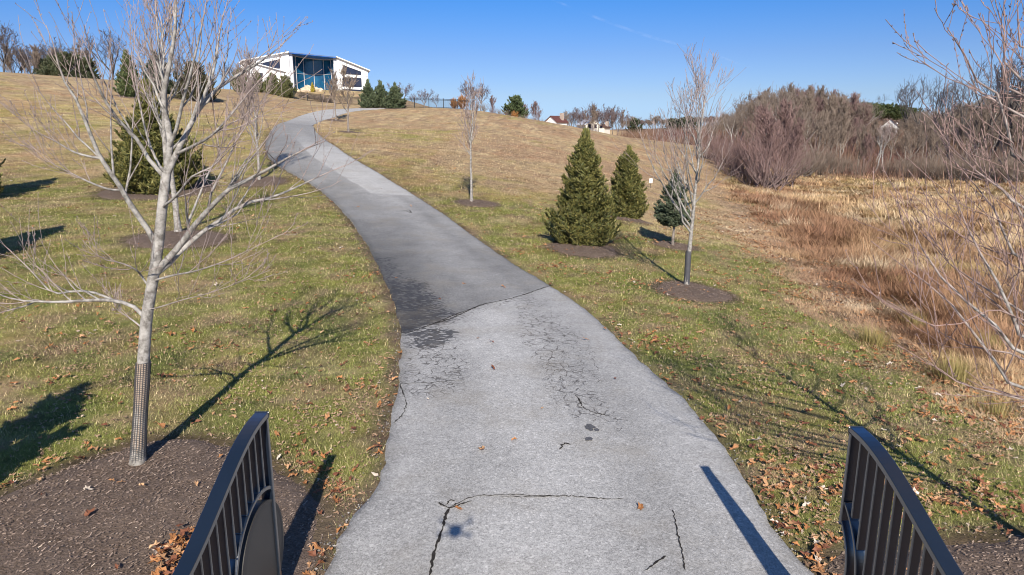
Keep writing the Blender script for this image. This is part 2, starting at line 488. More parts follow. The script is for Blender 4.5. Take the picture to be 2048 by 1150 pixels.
def m_road():
    m = N('asphalt'); p = m.pos()
    tone = m.attr('tone'); crack = m.attr('crack'); seal = m.attr('seal')
    v1 = m.nd('TexVoronoi', {'Vector': p, 'Scale': 42.}).outputs['Color']
    v2 = m.nd('TexVoronoi', {'Vector': p, 'Scale': 110.}).outputs['Color']
    s1 = m.nd('SeparateColor', {0: v1}).outputs[0]; s2 = m.nd('SeparateColor', {0: v2}).outputs[1]
    st = m.math('ADD', m.math('MULTIPLY', m.math('SUBTRACT', s1, .5), .34), m.math('MULTIPLY', m.math('SUBTRACT', s2, .5), .55))
    big = m.math('MULTIPLY', m.math('SUBTRACT', m.noise(1.1, 7, .7, p), .5), .62)
    mid = m.math('MULTIPLY', m.math('SUBTRACT', m.noise(7, 6, .7, p), .5), .5)
    # pock marks and worn dark speckle
    pk = m.rng(m.noise(26, 3, .6, p), .66, .74, 0, -.35)
    val = m.math('ADD', 1., m.math('ADD', m.math('ADD', st, big), m.math('ADD', mid, pk)))
    val = m.math('MULTIPLY', val, tone)
    # pale aggregate
    val = m.math('ADD', val, m.math('MULTIPLY', m.rng(s1, .93, 1., 0, .25), tone))
    # sealer worn off in blocks
    wrp = m.nd('TexNoise', {'Vector': p, 'Scale': 5., 'Detail': 4.}).outputs['Color']
    wp = m.nd('VectorMath', {0: p, 1: m.nd('VectorMath', {0: wrp, 'Scale': .2}, operation='SCALE').outputs[0]}, operation='ADD').outputs[0]
    sv = m.nd('VectorMath', {0: wp, 1: (.8, 2.1, 1)}, operation='MULTIPLY').outputs[0]
    e1 = m.nd('TexVoronoi', {'Vector': wp, 'Scale': 5.2}, feature='DISTANCE_TO_EDGE').outputs['Distance']
    e2 = m.nd('TexVoronoi', {'Vector': sv, 'Scale': 5.}, feature='DISTANCE_TO_EDGE').outputs['Distance']
    brk = m.rng(m.noise(5, 4, .65, p), .40, .56)
    w1 = m.math('MULTIPLY', crack, .062); w2 = m.math('MULTIPLY', seal, .36)
    k1 = m.math('MULTIPLY', m.math('MULTIPLY', m.math('SUBTRACT', 1., m.math('SMOOTH_MIN', 1., m.math('DIVIDE', e1, m.math('ADD', w1, .0001)), .2)), m.rng(crack, .1, .5)), brk, clamp=True)
    k1 = m.rng(k1, .1, .5)
    e3 = m.nd('TexVoronoi', {'Vector': wp, 'Scale': 10.}, feature='DISTANCE_TO_EDGE').outputs['Distance']
    k3 = m.math('MULTIPLY', m.math('LESS_THAN', e3, m.math('MULTIPLY', crack, .06)), m.math('MULTIPLY', m.rng(crack, .35, .8), m.rng(m.noise(4, 4, .6, p), .46, .62, 0, .6)), clamp=True)
    k1 = m.math('MAXIMUM', k1, k3)
    k2 = m.math('MULTIPLY', m.math('LESS_THAN', m.math('ADD', e2, m.rng(m.noise(14, 4, .7, p), .3, .7, -.08, .08)), w2), m.rng(seal, .02, .2))
    base = m.nd('CombineColor', {0: m.math('MULTIPLY', val, 1.), 1: m.math('MULTIPLY', val, .972), 2: m.math('MULTIPLY', val, .925)}).outputs[0]
    base = m.mix(m.math('MULTIPLY', k2, .85), base, (.045, .045, .05))
    base = m.mix(m.math('MULTIPLY', k1, .74), base, (.05, .042, .036))
    stn = m.rng(m.noise(.7, 6, .65, p), .5, .7, 0, .34)
    base = m.mix(stn, base, (.27, .23, .17))
    m.out('Base Color', base)
    m.out('Roughness', .85); m.out('Specular IOR Level', .3)
    m.bump(m.math('ADD', s1, m.math('SUBTRACT', s2, m.math('MULTIPLY', k1, 3.))), .5, .006)
    return m.m


def m_mulch():
    m = N('bark_mulch'); p = m.pos()
    v = m.nd('TexVoronoi', {'Vector': m.nd('VectorMath', {0: p, 1: (1, 1.7, 1)}, operation='MULTIPLY').outputs[0], 'Scale': 38.})
    n = m.noise(3.5, 5, .65, p); n2 = m.noise(60, 3, .7, p)
    s = m.nd('SeparateColor', {0: v.outputs['Color']}).outputs[0]
    c = m.mix(s, (.115, .082, .060), (.275, .200, .155))
    c = m.mix(m.rng(n, .4, .7, 0, .6), c, (.195, .15, .122))
    c = m.mix(m.rng(n2, .62, .72, 0, .8), c, (.34, .27, .21))
    m.out('Base Color', c); m.out('Specular IOR Level', .15)
    m.bump(m.math('ADD', s, n2), 1., .03)
    return m.m


M = {}
M['ground'] = m_ground(); M['road'] = m_road(); M['mulch'] = m_mulch(); M['veg'] = m_veg('dry_blades')
M['needle'] = m_veg('spruce_needles', .3, .6); M['leaf'] = m_veg('dry_leaves', .25, .6)
M['bark'] = m_bark('pale_maple_bark', (.15, .135, .118), (.40, .375, .34), (.33, .258, .232))
M['redmaple'] = m_bark('red_twig_maple_bark', (.15, .135, .118), (.38, .35, .32), (.30, .205, .18))
M['forest'] = m_bark('woodland_bark', (.15, .125, .105), (.32, .275, .235), (.245, .190, .148), 5.)
M['purple'] = m_bark('red_twig_bark', (.13, .095, .09), (.25, .18, .16), (.24, .158, .142), 5.)
M['grey'] = m_bark('grey_orchard_bark', (.12, .105, .10), (.24, .21, .19), (.16, .12, .12), 5.)
M['dark'] = m_bark('dark_oak_bark', (.055, .05, .048), (.12, .105, .095), (.105, .085, .08), 5.)
M['pale'] = m_bark('pale_sycamore_bark', (.24, .215, .19), (.44, .41, .37), (.25, .205, .17), 5.)
M['orange'] = m_bark('oak_leaf_brown', (.20, .10, .04), (.33, .16, .06), (.36, .17, .06), 5.)
M['black'] = plain('black_gate_paint', (.007, .012, .021), .28, 1., 0., .1, 3.)
for nd_ in M['black'].node_tree.nodes:
    if nd_.type == 'BSDF_PRINCIPLED': nd_.inputs['Coat Weight'].default_value = 1.; nd_.inputs['Coat Roughness'].default_value = .28
M['disc'] = plain('satin_disc_paint', (.040, .037, .034), .42, .5, 0., .08, 3.)
M['fence'] = plain('black_fence_paint', (.012, .012, .014), .5, .4)
M['crack'] = plain('crack_fill', (.035, .031, .028), .95, .1, 0., .4, 20.)
M['stain'] = plain('worn_tar', (.10, .10, .108), .9, .2, 0., .35, 30.)
M['white'] = plain('white_siding', (.82, .81, .79), .55, .3, 0., .03, .6)
M['trim'] = plain('grey_metal_trim', (.50, .50, .52), .4, .5)
M['soffit'] = plain('soffit_reflected_blue', (.05, .26, .95), .35, .5, 0., .1, .4)  # soffit painted blue, with reflected sky put into the colour
M['rock'] = plain('sandstone', (.55, .45, .33), .9, .2, 0., .35, 1.5)
M['shingle'] = plain('red_brown_shingle', (.12, .05, .045), .9, .2, 0., .25, 1.5)
M['brownroof'] = plain('brown_shingle', (.10, .06, .048), .9, .2, 0., .25, 1.5)
M['cream'] = plain('cream_siding', (.74, .69, .60), .7, .2, 0., .05, .8)
M['brick'] = plain('tan_brick', (.42, .34, .28), .85, .2, 0., .2, 2.)
M['darkglass'] = plain('dark_window_glass', (.022, .024, .045), .06, .6, 0., .15, .3)
M['plastic'] = plain('grey_plastic', (.075, .075, .08), .5, .4)


def m_glass():
    m = N('teal_curtain_glass'); p = m.objc()
    n = m.noise(.55, 4, .6, p)
    m.out('Base Color', m.mix(m.rng(n, .35, .65), (.006, .055, .125), (.014, .105, .21)))
    m.out('Roughness', .06); m.out('Specular IOR Level', .55)
    return m.m


def m_guard():
    m = N('pale_trunk_wrap'); n = m.noise(30, 4, .6, m.objc())
    m.out('Base Color', m.mix(n, (.30, .22, .16), (.52, .42, .33)))
    return m.m


M['roof'] = plain('dark_roof_edge', (.10, .11, .14), .5, .4)
M['glass'] = m_glass(); M['wrap'] = m_guard()

# ------------------------------------------------------------------ world, sun, camera
w = bpy.data.worlds.new('World'); sc.world = w; w.use_nodes = True
wt = w.node_tree; bg = wt.nodes['Background']
sky = wt.nodes.new('ShaderNodeTexSky'); sky.sky_type = 'NISHITA'; sky.sun_disc = False
sky.sun_elevation = SUN_EL; sky.sun_rotation = math.radians(174.8)
sky.altitude = 150; sky.air_density = 1.0; sky.dust_density = .35; sky.ozone_density = 2.2
# deeper winter blue than the sky model gives, by elevation
tc = wt.nodes.new('ShaderNodeTexCoord'); sx = wt.nodes.new('ShaderNodeSeparateXYZ'); wt.links.new(tc.outputs['Generated'], sx.inputs[0])
rp = wt.nodes.new('ShaderNodeValToRGB'); wt.links.new(sx.outputs[2], rp.inputs[0])
el = rp.color_ramp.elements
SKYK = [(0., (.46, .68, 1.27)), (.03, (.47, .64, 1.10)), (.05, (.49, .61, .95)), (.105, (.40, .55, .91)), (.175, (.23, .53, .98)), (.3, (.22, .50, 1.)), (.6, (.45, .68, 1.)), (1., (.8, .9, 1.))]
while len(el) < len(SKYK): el.new(.5)
for e, (p_, c_) in zip(el, SKYK):
    e.position = p_; e.color = tuple(v * .72 for v in c_) + (1,)
mm = wt.nodes.new('ShaderNodeMix'); mm.data_type = 'RGBA'; mm.blend_type = 'MULTIPLY'; mm.inputs[0].default_value = 1
wt.links.new(sky.outputs[0], mm.inputs[6]); wt.links.new(rp.outputs[0], mm.inputs[7]); wt.links.new(mm.outputs[2], bg.inputs['Color'])
bg.inputs['Strength'].default_value = .123
sd = bpy.data.lights.new('sun', 'SUN'); sd.energy = 5.0; sd.angle = math.radians(.53); sd.color = (1., .93, .83)
so = bpy.data.objects.new('sun', sd); COL.objects.link(so); so.location = (2, -10, 20)
_S = Vector((-ANTI[0] * math.cos(SUN_EL), -ANTI[1] * math.cos(SUN_EL), math.sin(SUN_EL)))
so.rotation_euler = _S.to_track_quat('Z', 'Y').to_euler()
cd = bpy.data.cameras.new('camera'); cam = bpy.data.objects.new('camera', cd); COL.objects.link(cam)
cam.location = (0, 0, CAMH); cam.rotation_euler = (math.radians(90) - PIT, 0, 0)
cd.sensor_width = 36; cd.lens = F / 2048 * 36; cd.clip_start = .02; cd.clip_end = 20000
sc.camera = cam
vs = sc.view_settings; vs.view_transform = 'Standard'; vs.look = 'None'; vs.exposure = .43; vs.gamma = 1
sc.cycles.filter_width = 1.05; sc.cycles.max_bounces = 5; sc.cycles.diffuse_bounces = 2; sc.cycles.glossy_bounces = 2; sc.cycles.transparent_max_bounces = 6

# ------------------------------------------------------------------ young tree positions and their mulch rings
def ring(px, py, wpx, dx=0, dy=0, k=1.):
    p = at(px, py); d = p[1]; rx = wpx / F * (d * cp + (CAMH - p[2]) * sp) / 2
    BEDS.append((p[0], p[1], rx, rx * k)); return p


B_T2 = ring(357, 478, 200, k=1.05); B_T3 = ring(520, 364, 110); B_T4 = ring(955, 406, 92, k=1.0); B_T5 = ring(1388, 582, 165, k=1.1)
B_T6 = ring(697, 264, 44); B_T7 = ring(672, 241, 40)
B_S1 = ring(315, 383, 215, k=1.1); B_S2 = ring(1168, 498, 150, k=1.25); B_S3 = ring(1262, 440, 80, k=1.3); B_S4 = ring(1350, 492, 92, k=1.)
for q in ((262, 194, 60), (390, 200, 90), (738, 216, 45), (762, 216, 45), (791, 217, 45)):
    ring(*q)

# ------------------------------------------------------------------ ground, driveway, mulch
def build_ground():
    a = Acc(); z = GZ.copy()
    dd = np.hypot(GX, GY)
    z -= np.clip(.10 + dd * .004, 0, .4) * sstep(-.02, -.35 - dd * .004, _rsd)
    ny, nx = GX.shape
    idx = np.arange(nx * ny).reshape(ny, nx)
    q = np.stack([idx[:-1, :-1], idx[:-1, 1:], idx[1:, 1:], idx[1:, :-1]], -1).reshape(-1, 4)
    c = field_col(GX, GY); c = (c * (1 - .22 * (sstep(75, 30, dd) * sstep(.1, .6, _rsd))[..., None])).reshape(-1, 3)  # turf coloured darker under the blades: thatch, plus shade between them
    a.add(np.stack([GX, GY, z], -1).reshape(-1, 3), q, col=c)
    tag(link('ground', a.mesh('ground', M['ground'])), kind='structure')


def seg_d(x, y, pts):
    d = np.full(x.shape, 1e9)
    for p, q in zip(pts[:-1], pts[1:]):
        e = q - p; wx = x - p[0]; wy = y - p[1]; t = np.clip((wx * e[0] + wy * e[1]) / (e @ e), 0, 1)
        d = np.minimum(d, np.hypot(wx - t * e[0], wy - t * e[1]))
    return d


def W2(*px):
    return np.array([at(*p)[:2] for p in px])


def road_z(x, y):
    return gz(x, y) + .022


def build_road():
    ys = np.concatenate([np.arange(-30, 3, .5), np.arange(3, 24, .07), np.arange(24, 60, .2), np.arange(60, 124, .8)])
    us = np.concatenate([[-.004], np.linspace(0, 1, 61), [1.004]])
    L = np.interp(ys, _yy, _Le); R = np.interp(ys, _yy, _Re)
    X = L[:, None] + (R - L)[:, None] * us[None]; Y = np.repeat(ys[:, None], len(us), 1)
    Z = road_z(X, Y) + .02 * (1 - (2 * us[None] - 1) ** 2)
    Z[:, 0] -= .12; Z[:, -1] -= .12
    # tone
    u = np.repeat(us[None], len(ys), 0)
    s1 = W2((805, 668), (1105, 572))
    e = s1[1] - s1[0]; nrm = np.array([-e[1], e[0]]) / np.linalg.norm(e)
    sd1 = (X - s1[0][0]) * nrm[0] + (Y - s1[0][1]) * nrm[1] + (fbm(X * 2, Y * 2, 3) - .5) * .16
    tone = np.full(X.shape, .39)
    tone = tone - .045 * np.exp(-((u - .74) / .11) ** 2) + .025 * np.exp(-((u - .45) / .14) ** 2) - .03 * np.exp(-((u - .2) / .1) ** 2) + .09 * (fbm(X * .8, Y * .4, 27, 5) - .5)
    dark = .222 + .08 * (u - .4) + .03 * sstep(22, 32, Y) + .05 * np.exp(-((u - .62) / .16) ** 2) - .035 * np.exp(-((u - .8) / .06) ** 2) + .06 * (fbm(X * .5, Y * .35, 25, 5) - .5) + .10 * (fbm(X * 1.4, Y * .9, 26, 5) - .5)
    dark = dark - .075 * sstep(.4, .05, u) * sstep(27, 16, Y)
    t1 = sstep(-.02, .02, sd1)
    tone = tone * (1 - t1) + dark * t1
    st = sstep(.50, .53, u + (vnoise(Y * 1.1, Y * 0, 4) - .5) * .02) * sstep(35.3, 35.6, Y) * sstep(60, 47, Y)
    tone = tone * (1 - st) + .41 * st
    far = sstep(46, 75, Y)
    tone = tone * (1 - far) + (.27 + .15 * sstep(70, 95, Y)) * far  # upper stretch paler, distant glare put into the tone
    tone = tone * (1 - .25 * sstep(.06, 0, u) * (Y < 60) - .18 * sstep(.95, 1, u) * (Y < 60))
    crack = np.zeros(X.shape)
    for pts, wd, k in ((W2((1050, 600), (1085, 690), (1120, 745), (1155, 800), (1185, 825)), .42, 1.), (W2((1060, 610), (1160, 690), (1185, 760)), .3, .7), (W2((825, 610), (850, 680), (880, 740), (850, 770)), .7, 1.),
                       (W2((900, 640), (1000, 610), (1060, 590)), .22, .7), (W2((1195, 815), (1250, 880)), .16, .6), (W2((790, 330 + 250), (810, 640)), .5, .6),
                       (W2((1050, 605), (1110, 600)), .25, .5)):
        crack = np.maximum(crack, k * sstep(wd * 1.25, wd * .35, seg_d(X, Y, pts) + (fbm(X * 3, Y * 3, 8) - .5) * .3))
    crack = np.maximum(crack, .16 * sstep(.5, .7, fbm(X * .6, Y * .6, 77)))
    seal = np.zeros(X.shape)
    for pts, wd, k in ((W2((800, 570), (850, 640)), .85, .55), (W2((820, 662), (880, 668), (850, 690)), .42, .62), (W2((800, 640), (830, 650)), .5, .5), (W2((760, 520), (780, 560)), .6, .30)):
        seal = np.maximum(seal, k * sstep(wd * 1.2, wd * .2, seg_d(X, Y, pts) + (fbm(X * 2, Y * 2, 18) - .5) * .4))
    a = Acc(); n0, n1 = X.shape; idx = np.arange(n0 * n1).reshape(n0, n1)
    q = np.stack([idx[:-1, :-1], idx[:-1, 1:], idx[1:, 1:], idx[1:, :-1]], -1).reshape(-1, 4)
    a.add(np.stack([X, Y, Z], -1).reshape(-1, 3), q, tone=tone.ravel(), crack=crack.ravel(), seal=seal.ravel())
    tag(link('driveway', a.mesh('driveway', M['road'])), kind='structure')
    # open cracks and tar spots, strips a few mm above the asphalt
    rng = RNG(5); a = Acc()

    def strip(px, wd, seed):
        p = W2(*px); p = resample(np.c_[p, p[:, 0] * 0], max(12, int(np.linalg.norm(np.diff(p, axis=0), axis=1).sum() / .035)))[:, :2]
        r = RNG(seed); p = p + np.cumsum(r.normal(size=p.shape) * .006, 0) * .6 + r.normal(size=p.shape) * .006
        t = np.gradient(p, axis=0); nn = np.stack([-t[:, 1], t[:, 0]], 1); nn /= np.linalg.norm(nn, axis=1, keepdims=True)
        ww = .8 * wd * (.35 + 1.1 * r.random(len(p)))[:, None]; ww[0] *= .2; ww[-1] *= .2
        V = []
        for q_ in (p + nn * ww, p - nn * ww):
            uu = (q_[:, 0] - np.interp(q_[:, 1], _yy, _Le)) / (np.interp(q_[:, 1], _yy, _Re) - np.interp(q_[:, 1], _yy, _Le))
            V.append(np.c_[q_, road_z(q_[:, 0], q_[:, 1]) + .02 * (1 - (2 * uu - 1) ** 2) + .006])
        n = len(p); i = np.arange(n - 1)
        a.add(np.vstack(V), np.stack([i, i + 1, n + i + 1, n + i], 1))
    for k, (px, wd) in enumerate([
        ([(899, 1022), (885, 1070), (872, 1115), (860, 1160)], .017), ([(899, 1022), (925, 1010), (950, 1000), (1010, 998), (1100, 1000), (1250, 1005)], .009),
        ([(875, 1010), (885, 1016), (899, 1022)], .013), ([(893, 1016), (905, 1007), (912, 1010)], .012), ([(899, 1023), (930, 1012), (940, 1008)], .014),
        ([(1345, 1025), (1360, 1080), (1378, 1150)], .008), ([(800, 770), (810, 800), (805, 830), (785, 850)], .011), ([(800, 770), (860, 768), (930, 764)], .008),
        ([(805, 672), (870, 650), (960, 615), (1030, 598), (1108, 570)], .022), ([(870, 650), (900, 640), (960, 614)], .02),
        ([(1150, 795), (1165, 815), (1185, 828), (1225, 838)], .014), ([(1290, 1150), (1320, 1130), (1335, 1120)], .012), ([(1120, 905), (1130, 893), (1138, 896)], .016),
        ([(805, 424), (818, 422), (822, 428), (812, 424)], .022), ([(1000, 1001), (1120, 1001)], .007)]):
        strip(px, wd, 40 + k)
    tag(link('driveway_crack', a.mesh('cracks', M['crack'])), kind='structure')
    a = Acc()
    for (px, py, r0) in ((1180, 860, .085), (1177, 884, .045), (1194, 866, .035)):
        c = at(px, py); n = 22; an = np.arange(n) * 2 * PI / n
        rr = r0 * (.35 + 1.3 * fbm(np.cos(an) * 1.5 + px, np.sin(an) * 1.5 + py, 3, 3)); x = c[0] + rr * np.cos(an); y = c[1] + rr * 1.2 * np.sin(an)
        V = np.c_[x, y]; V = np.vstack([V, [[c[0], c[1]]]])
        uu = (V[:, 0] - np.interp(V[:, 1], _yy, _Le)) / 4.3
        i = np.arange(n)
        a.add(np.c_[V, road_z(V[:, 0], V[:, 1]) + .02 * (1 - (2 * uu - 1) ** 2) + .008], np.stack([i, (i + 1) % n, np.full(n, n)], 1))
    tag(link('driveway_stain', a.mesh('stains', M['stain'])), kind='structure')


def bed_mesh(name, xs, ys, sdf, hmax):
    X, Y = np.meshgrid(xs, ys); s = sdf(X, Y) + (fbm(X * 2.2, Y * 2.2, 83) - .5) * .22
    h = -.05 + (hmax + .05) * sstep(.10, -.45, s) + (fbm(X * 3.5, Y * 3.5, 87) - .5) * .05
    Z = gz(X, Y) + np.where(s > .25, -.3, h)
    keep = s < .2
    n0, n1 = X.shape; idx = np.arange(n0 * n1).reshape(n0, n1)
    k = keep[:-1, :-1] | keep[1:, 1:] | keep[:-1, 1:] | keep[1:, :-1]
    q = np.stack([idx[:-1, :-1], idx[:-1, 1:], idx[1:, 1:], idx[1:, :-1]], -1)[k]
    u, inv = np.unique(q, return_inverse=True)
    a = Acc(); a.add(np.stack([X, Y, Z], -1).reshape(-1, 3)[u], inv.reshape(-1, 4))
    return tag(link(name, a.mesh(name, M['mulch'])), kind='structure')


def bed_h(x, y):
    """height of the big beds over the ground"""
    d = np.minimum(poly_sd(_poly1, x, y), poly_sd(_poly2, x, y))
    return np.maximum(0, -.05 + .12 * sstep(.10, -.45, d))


# ------------------------------------------------------------------ blades, leaves, chips
def blades(acc, x, y, z, h, wd, lean, az, col, bend=None):
    n = len(x); s = np.stack([-np.sin(az), np.cos(az)], 1) * wd[:, None] * .5
    dx = np.cos(az) * np.sin(lean) * h; dy = np.sin(az) * np.sin(lean) * h; dz = np.cos(lean) * h
    V = np.empty((n, 3, 3))
    V[:, 0] = np.c_[x + s[:, 0], y + s[:, 1], z - .01]; V[:, 1] = np.c_[x - s[:, 0], y - s[:, 1], z - .01]
    V[:, 2] = np.c_[x + dx, y + dy, z + dz]
    acc.add(V.reshape(-1, 3), np.arange(3 * n).reshape(n, 3), col=np.repeat(col, 3, 0))


def polar(rng, n, r0, r1, a0=-50, a1=50):
    r = np.exp(rng.uniform(math.log(r0), math.log(r1), n)); t = np.radians(rng.uniform(a0, a1, n))
    return r * np.sin(t), r * np.cos(t), r


def build_grass():
    rng = RNG(1); a = Acc()
    x, y, r = polar(rng, 2300000, 3.6, 125)
    sd_ = road_sd(x, y); m = meadow(x, y)
    bd = bed_sd(x, y)
    soil = .10 + .25 * fbm(x * 1.2, y * 1.2, 71)
    k = (sd_ > .03 - .09 * rng.random(len(x)) ** 2) & (m < .6) & (bd > -.06 + .16 * rng.random(len(x))) & (rng.random(len(x)) > sstep(40, 120, r)) & ((sd_ > soil) | (rng.random(len(x)) < .35))
    k &= rng.random(len(x)) < .45 + .75 * fbm(x * 2.5, y * 2.5, 91)
    x, y, r = x[k], y[k], r[k]; n = len(x)
    c = field_col(x, y)
    t = rng.random(n)
    c = np.where((t < .22)[:, None], mix(c, np.broadcast_to(STRAW * 1.15, c.shape), np.full(n, .75)), c)
    c = np.where((t > .62)[:, None], mix(c, np.broadcast_to(C(.20, .255, .055), c.shape), np.full(n, .55) * sstep(45, 12, y)), c)
    c = c * (1 + rng.uniform(-.55, .6, n) * (1 - .6 * sstep(14, 40, r)))[:, None] * 1.15
    c = c * 1.1
    h = .046 * (1 + r / 40) * rng.uniform(.5, 1.5, n) * (.7 + .9 * fbm(x * 1.7, y * 1.7, 95)); wd = .0045 * np.maximum(1, r / 8.5) * rng.uniform(.7, 1.3, n)
    blades(a, x, y, gz(x, y), h, wd, np.radians(90 - 50 * rng.random(n) ** 1.8 - 3), rng.uniform(0, 2 * PI, n), c)
    tag(link('lawn_grass', a.mesh('lawn_grass', M['veg'], False)), 'short winter lawn grass, green and straw, on both sides of the driveway', 'grass', kind='stuff')


def build_meadow():
    rng = RNG(2); a = Acc()
    x, y, r = polar(rng, 900000, 9.0, 135, 5, 52)
    m = meadow(x, y); wdist = wood(x, y)
    cl = fbm(x * .5, y * .5, 101, 4); tuft = vnoise(x * 1.15, y * 1.15, 103)
    k = (m > -.4) & (wdist < 6) & (rng.random(len(x)) < .12 + 2.2 * tuft * cl)
    x, y, r, m, cl, tuft = [v[k] for v in (x, y, r, m, cl, tuft)]; n = len(x)
    c = mix(np.broadcast_to(C(.59, .405, .225), (n, 3)), C(.45, .285, .145), sstep(.4, .65, fbm(x * .3, y * .3, 107)))
    c = mix(c, C(.33, .25, .10), sstep(.52, .68, fbm(x * .35 + 4, y * .35, 61)) * .7)
    c = mix(c, C(.31, .175, .10), sstep(.47, .62, fbm(x * .3 + 9, y * .3, 63, 5)) * .8)
    red = sstep(.50, .66, fbm(x * .12, y * .12, 113, 4)) * sstep(1, 3, m) * sstep(14, 8, m)
    dk = np.exp(-(seg_d(x, y, W2((1500, 395), (1560, 420), (1620, 470), (1670, 530), (1740, 600), (1820, 660))) / (1. + .045 * r)) ** 2)
    c = mix(c, C(.29, .155, .088), np.clip(red * .7 + dk * .85, 0, 1))
    edge = sstep(2.5, .2, m)
    c = mix(c, C(.45, .31, .19), edge * .6)
    c = mix(c, C(.66, .52, .34), sstep(.58, .70, fbm(x * .28 + 2, y * .5, 64)) * .7)
    c = c * rng.uniform(.6, 1.35, n)[:, None]
    h = (.16 + .70 * sstep(1.0, 5., m) * (.16 + tuft * cl * 2.2)) * rng.uniform(.5, 1.2, n) * (1.05 - .25 * sstep(40, 100, r))
    h *= np.where(dk > .4, 1.25, 1.)
    wd = np.maximum(.009, .00095 * r) * rng.uniform(.6, 1.4, n)
    az = 2 * PI * fbm(x * .45, y * .45, 117) * 2.2 + rng.normal(size=n) * 1.0
    lean = np.radians(np.clip(rng.normal(66, 17, n) + 14 * edge, 0, 89))
    blades(a, x, y, gz(x, y), h, wd, lean, az, c)
    # rush clumps near the lawn
    for (px, py, hh, nn) in ((1745, 690, .46, 420), (1905, 760, .58, 620), (1975, 700, .5, 400), (1800, 570, .4, 300), (1990, 830, .4, 220), (1830, 650, .45, 300)):
        p = at(px, py); q = rng.normal(size=(nn, 2)) * .17; az = np.arctan2(q[:, 1], q[:, 0]) + rng.normal(size=nn) * .4
        cc = mix(np.broadcast_to(C(.24, .21, .06), (nn, 3)), C(.50, .38, .18), rng.random(nn) ** 1.5) * rng.uniform(.7, 1.2, nn)[:, None]
        X = p[0] + q[:, 0]; Y = p[1] + q[:, 1]
        blades(a, X, Y, gz(X, Y), hh * rng.uniform(.6, 1.2, nn), np.full(nn, .010), np.radians(np.abs(rng.normal(0, 30, nn))), az, cc)
    tag(link('meadow_grass', a.mesh('meadow_grass', M['veg'], False)), 'tall dry straw coloured reed grass filling the low meadow', 'meadow grass', kind='stuff')
    # brown understorey below the wood
    a = Acc(); n = 150000
    x = rng.uniform(16, 150, n); y = rng.uniform(70, 215, n); k = (wood(x, y) > rng.uniform(-6, 3, n)) & (np.hypot(x, y) < 240)
    x, y = x[k], y[k]; n = len(x); r = np.hypot(x, y)
    c = mix(np.broadcast_to(C(.17, .105, .08), (n, 3)), C(.24, .155, .10), rng.random(n)); c = mix(c, C(.20, .09, .085), sstep(.5, .65, fbm(x * .07, y * .07, 119)) * .7)
    c = c * rng.uniform(.6, 1.4, n)[:, None]
    h = rng.uniform(.6, 2.6, n) * (.6 + fbm(x * .15, y * .15, 121)); blades(a, x, y, gz(x, y), h, rng.uniform(.03, .09, n), np.radians(np.abs(rng.normal(0, 26, n))), rng.uniform(0, 2 * PI, n), c)
    # thicket along the far hedge line
    p = W2((1290, 272), (1340, 277), (1400, 284), (1430, 290)); n = 14000
    t = rng.random(n) * 3; i = t.astype(int).clip(0, 2); f = (t - i)[:, None]; q = p[i] * (1 - f) + p[i + 1] * f + rng.normal(size=(n, 2)) * 2.
    blades(a, q[:, 0], q[:, 1], gz(q[:, 0], q[:, 1]), rng.uniform(.5, 2.2, n), np.full(n, .12), np.radians(np.abs(rng.normal(0, 30, n))), rng.uniform(0, 2 * PI, n), np.broadcast_to(C(.16, .085, .08), (n, 3)) * rng.uniform(.6, 1.4, n)[:, None])
    tag(link('undergrowth', a.mesh('undergrowth', M['veg'], False)), 'brown twiggy brush growing below the bare wood beyond the meadow', 'undergrowth', kind='stuff')


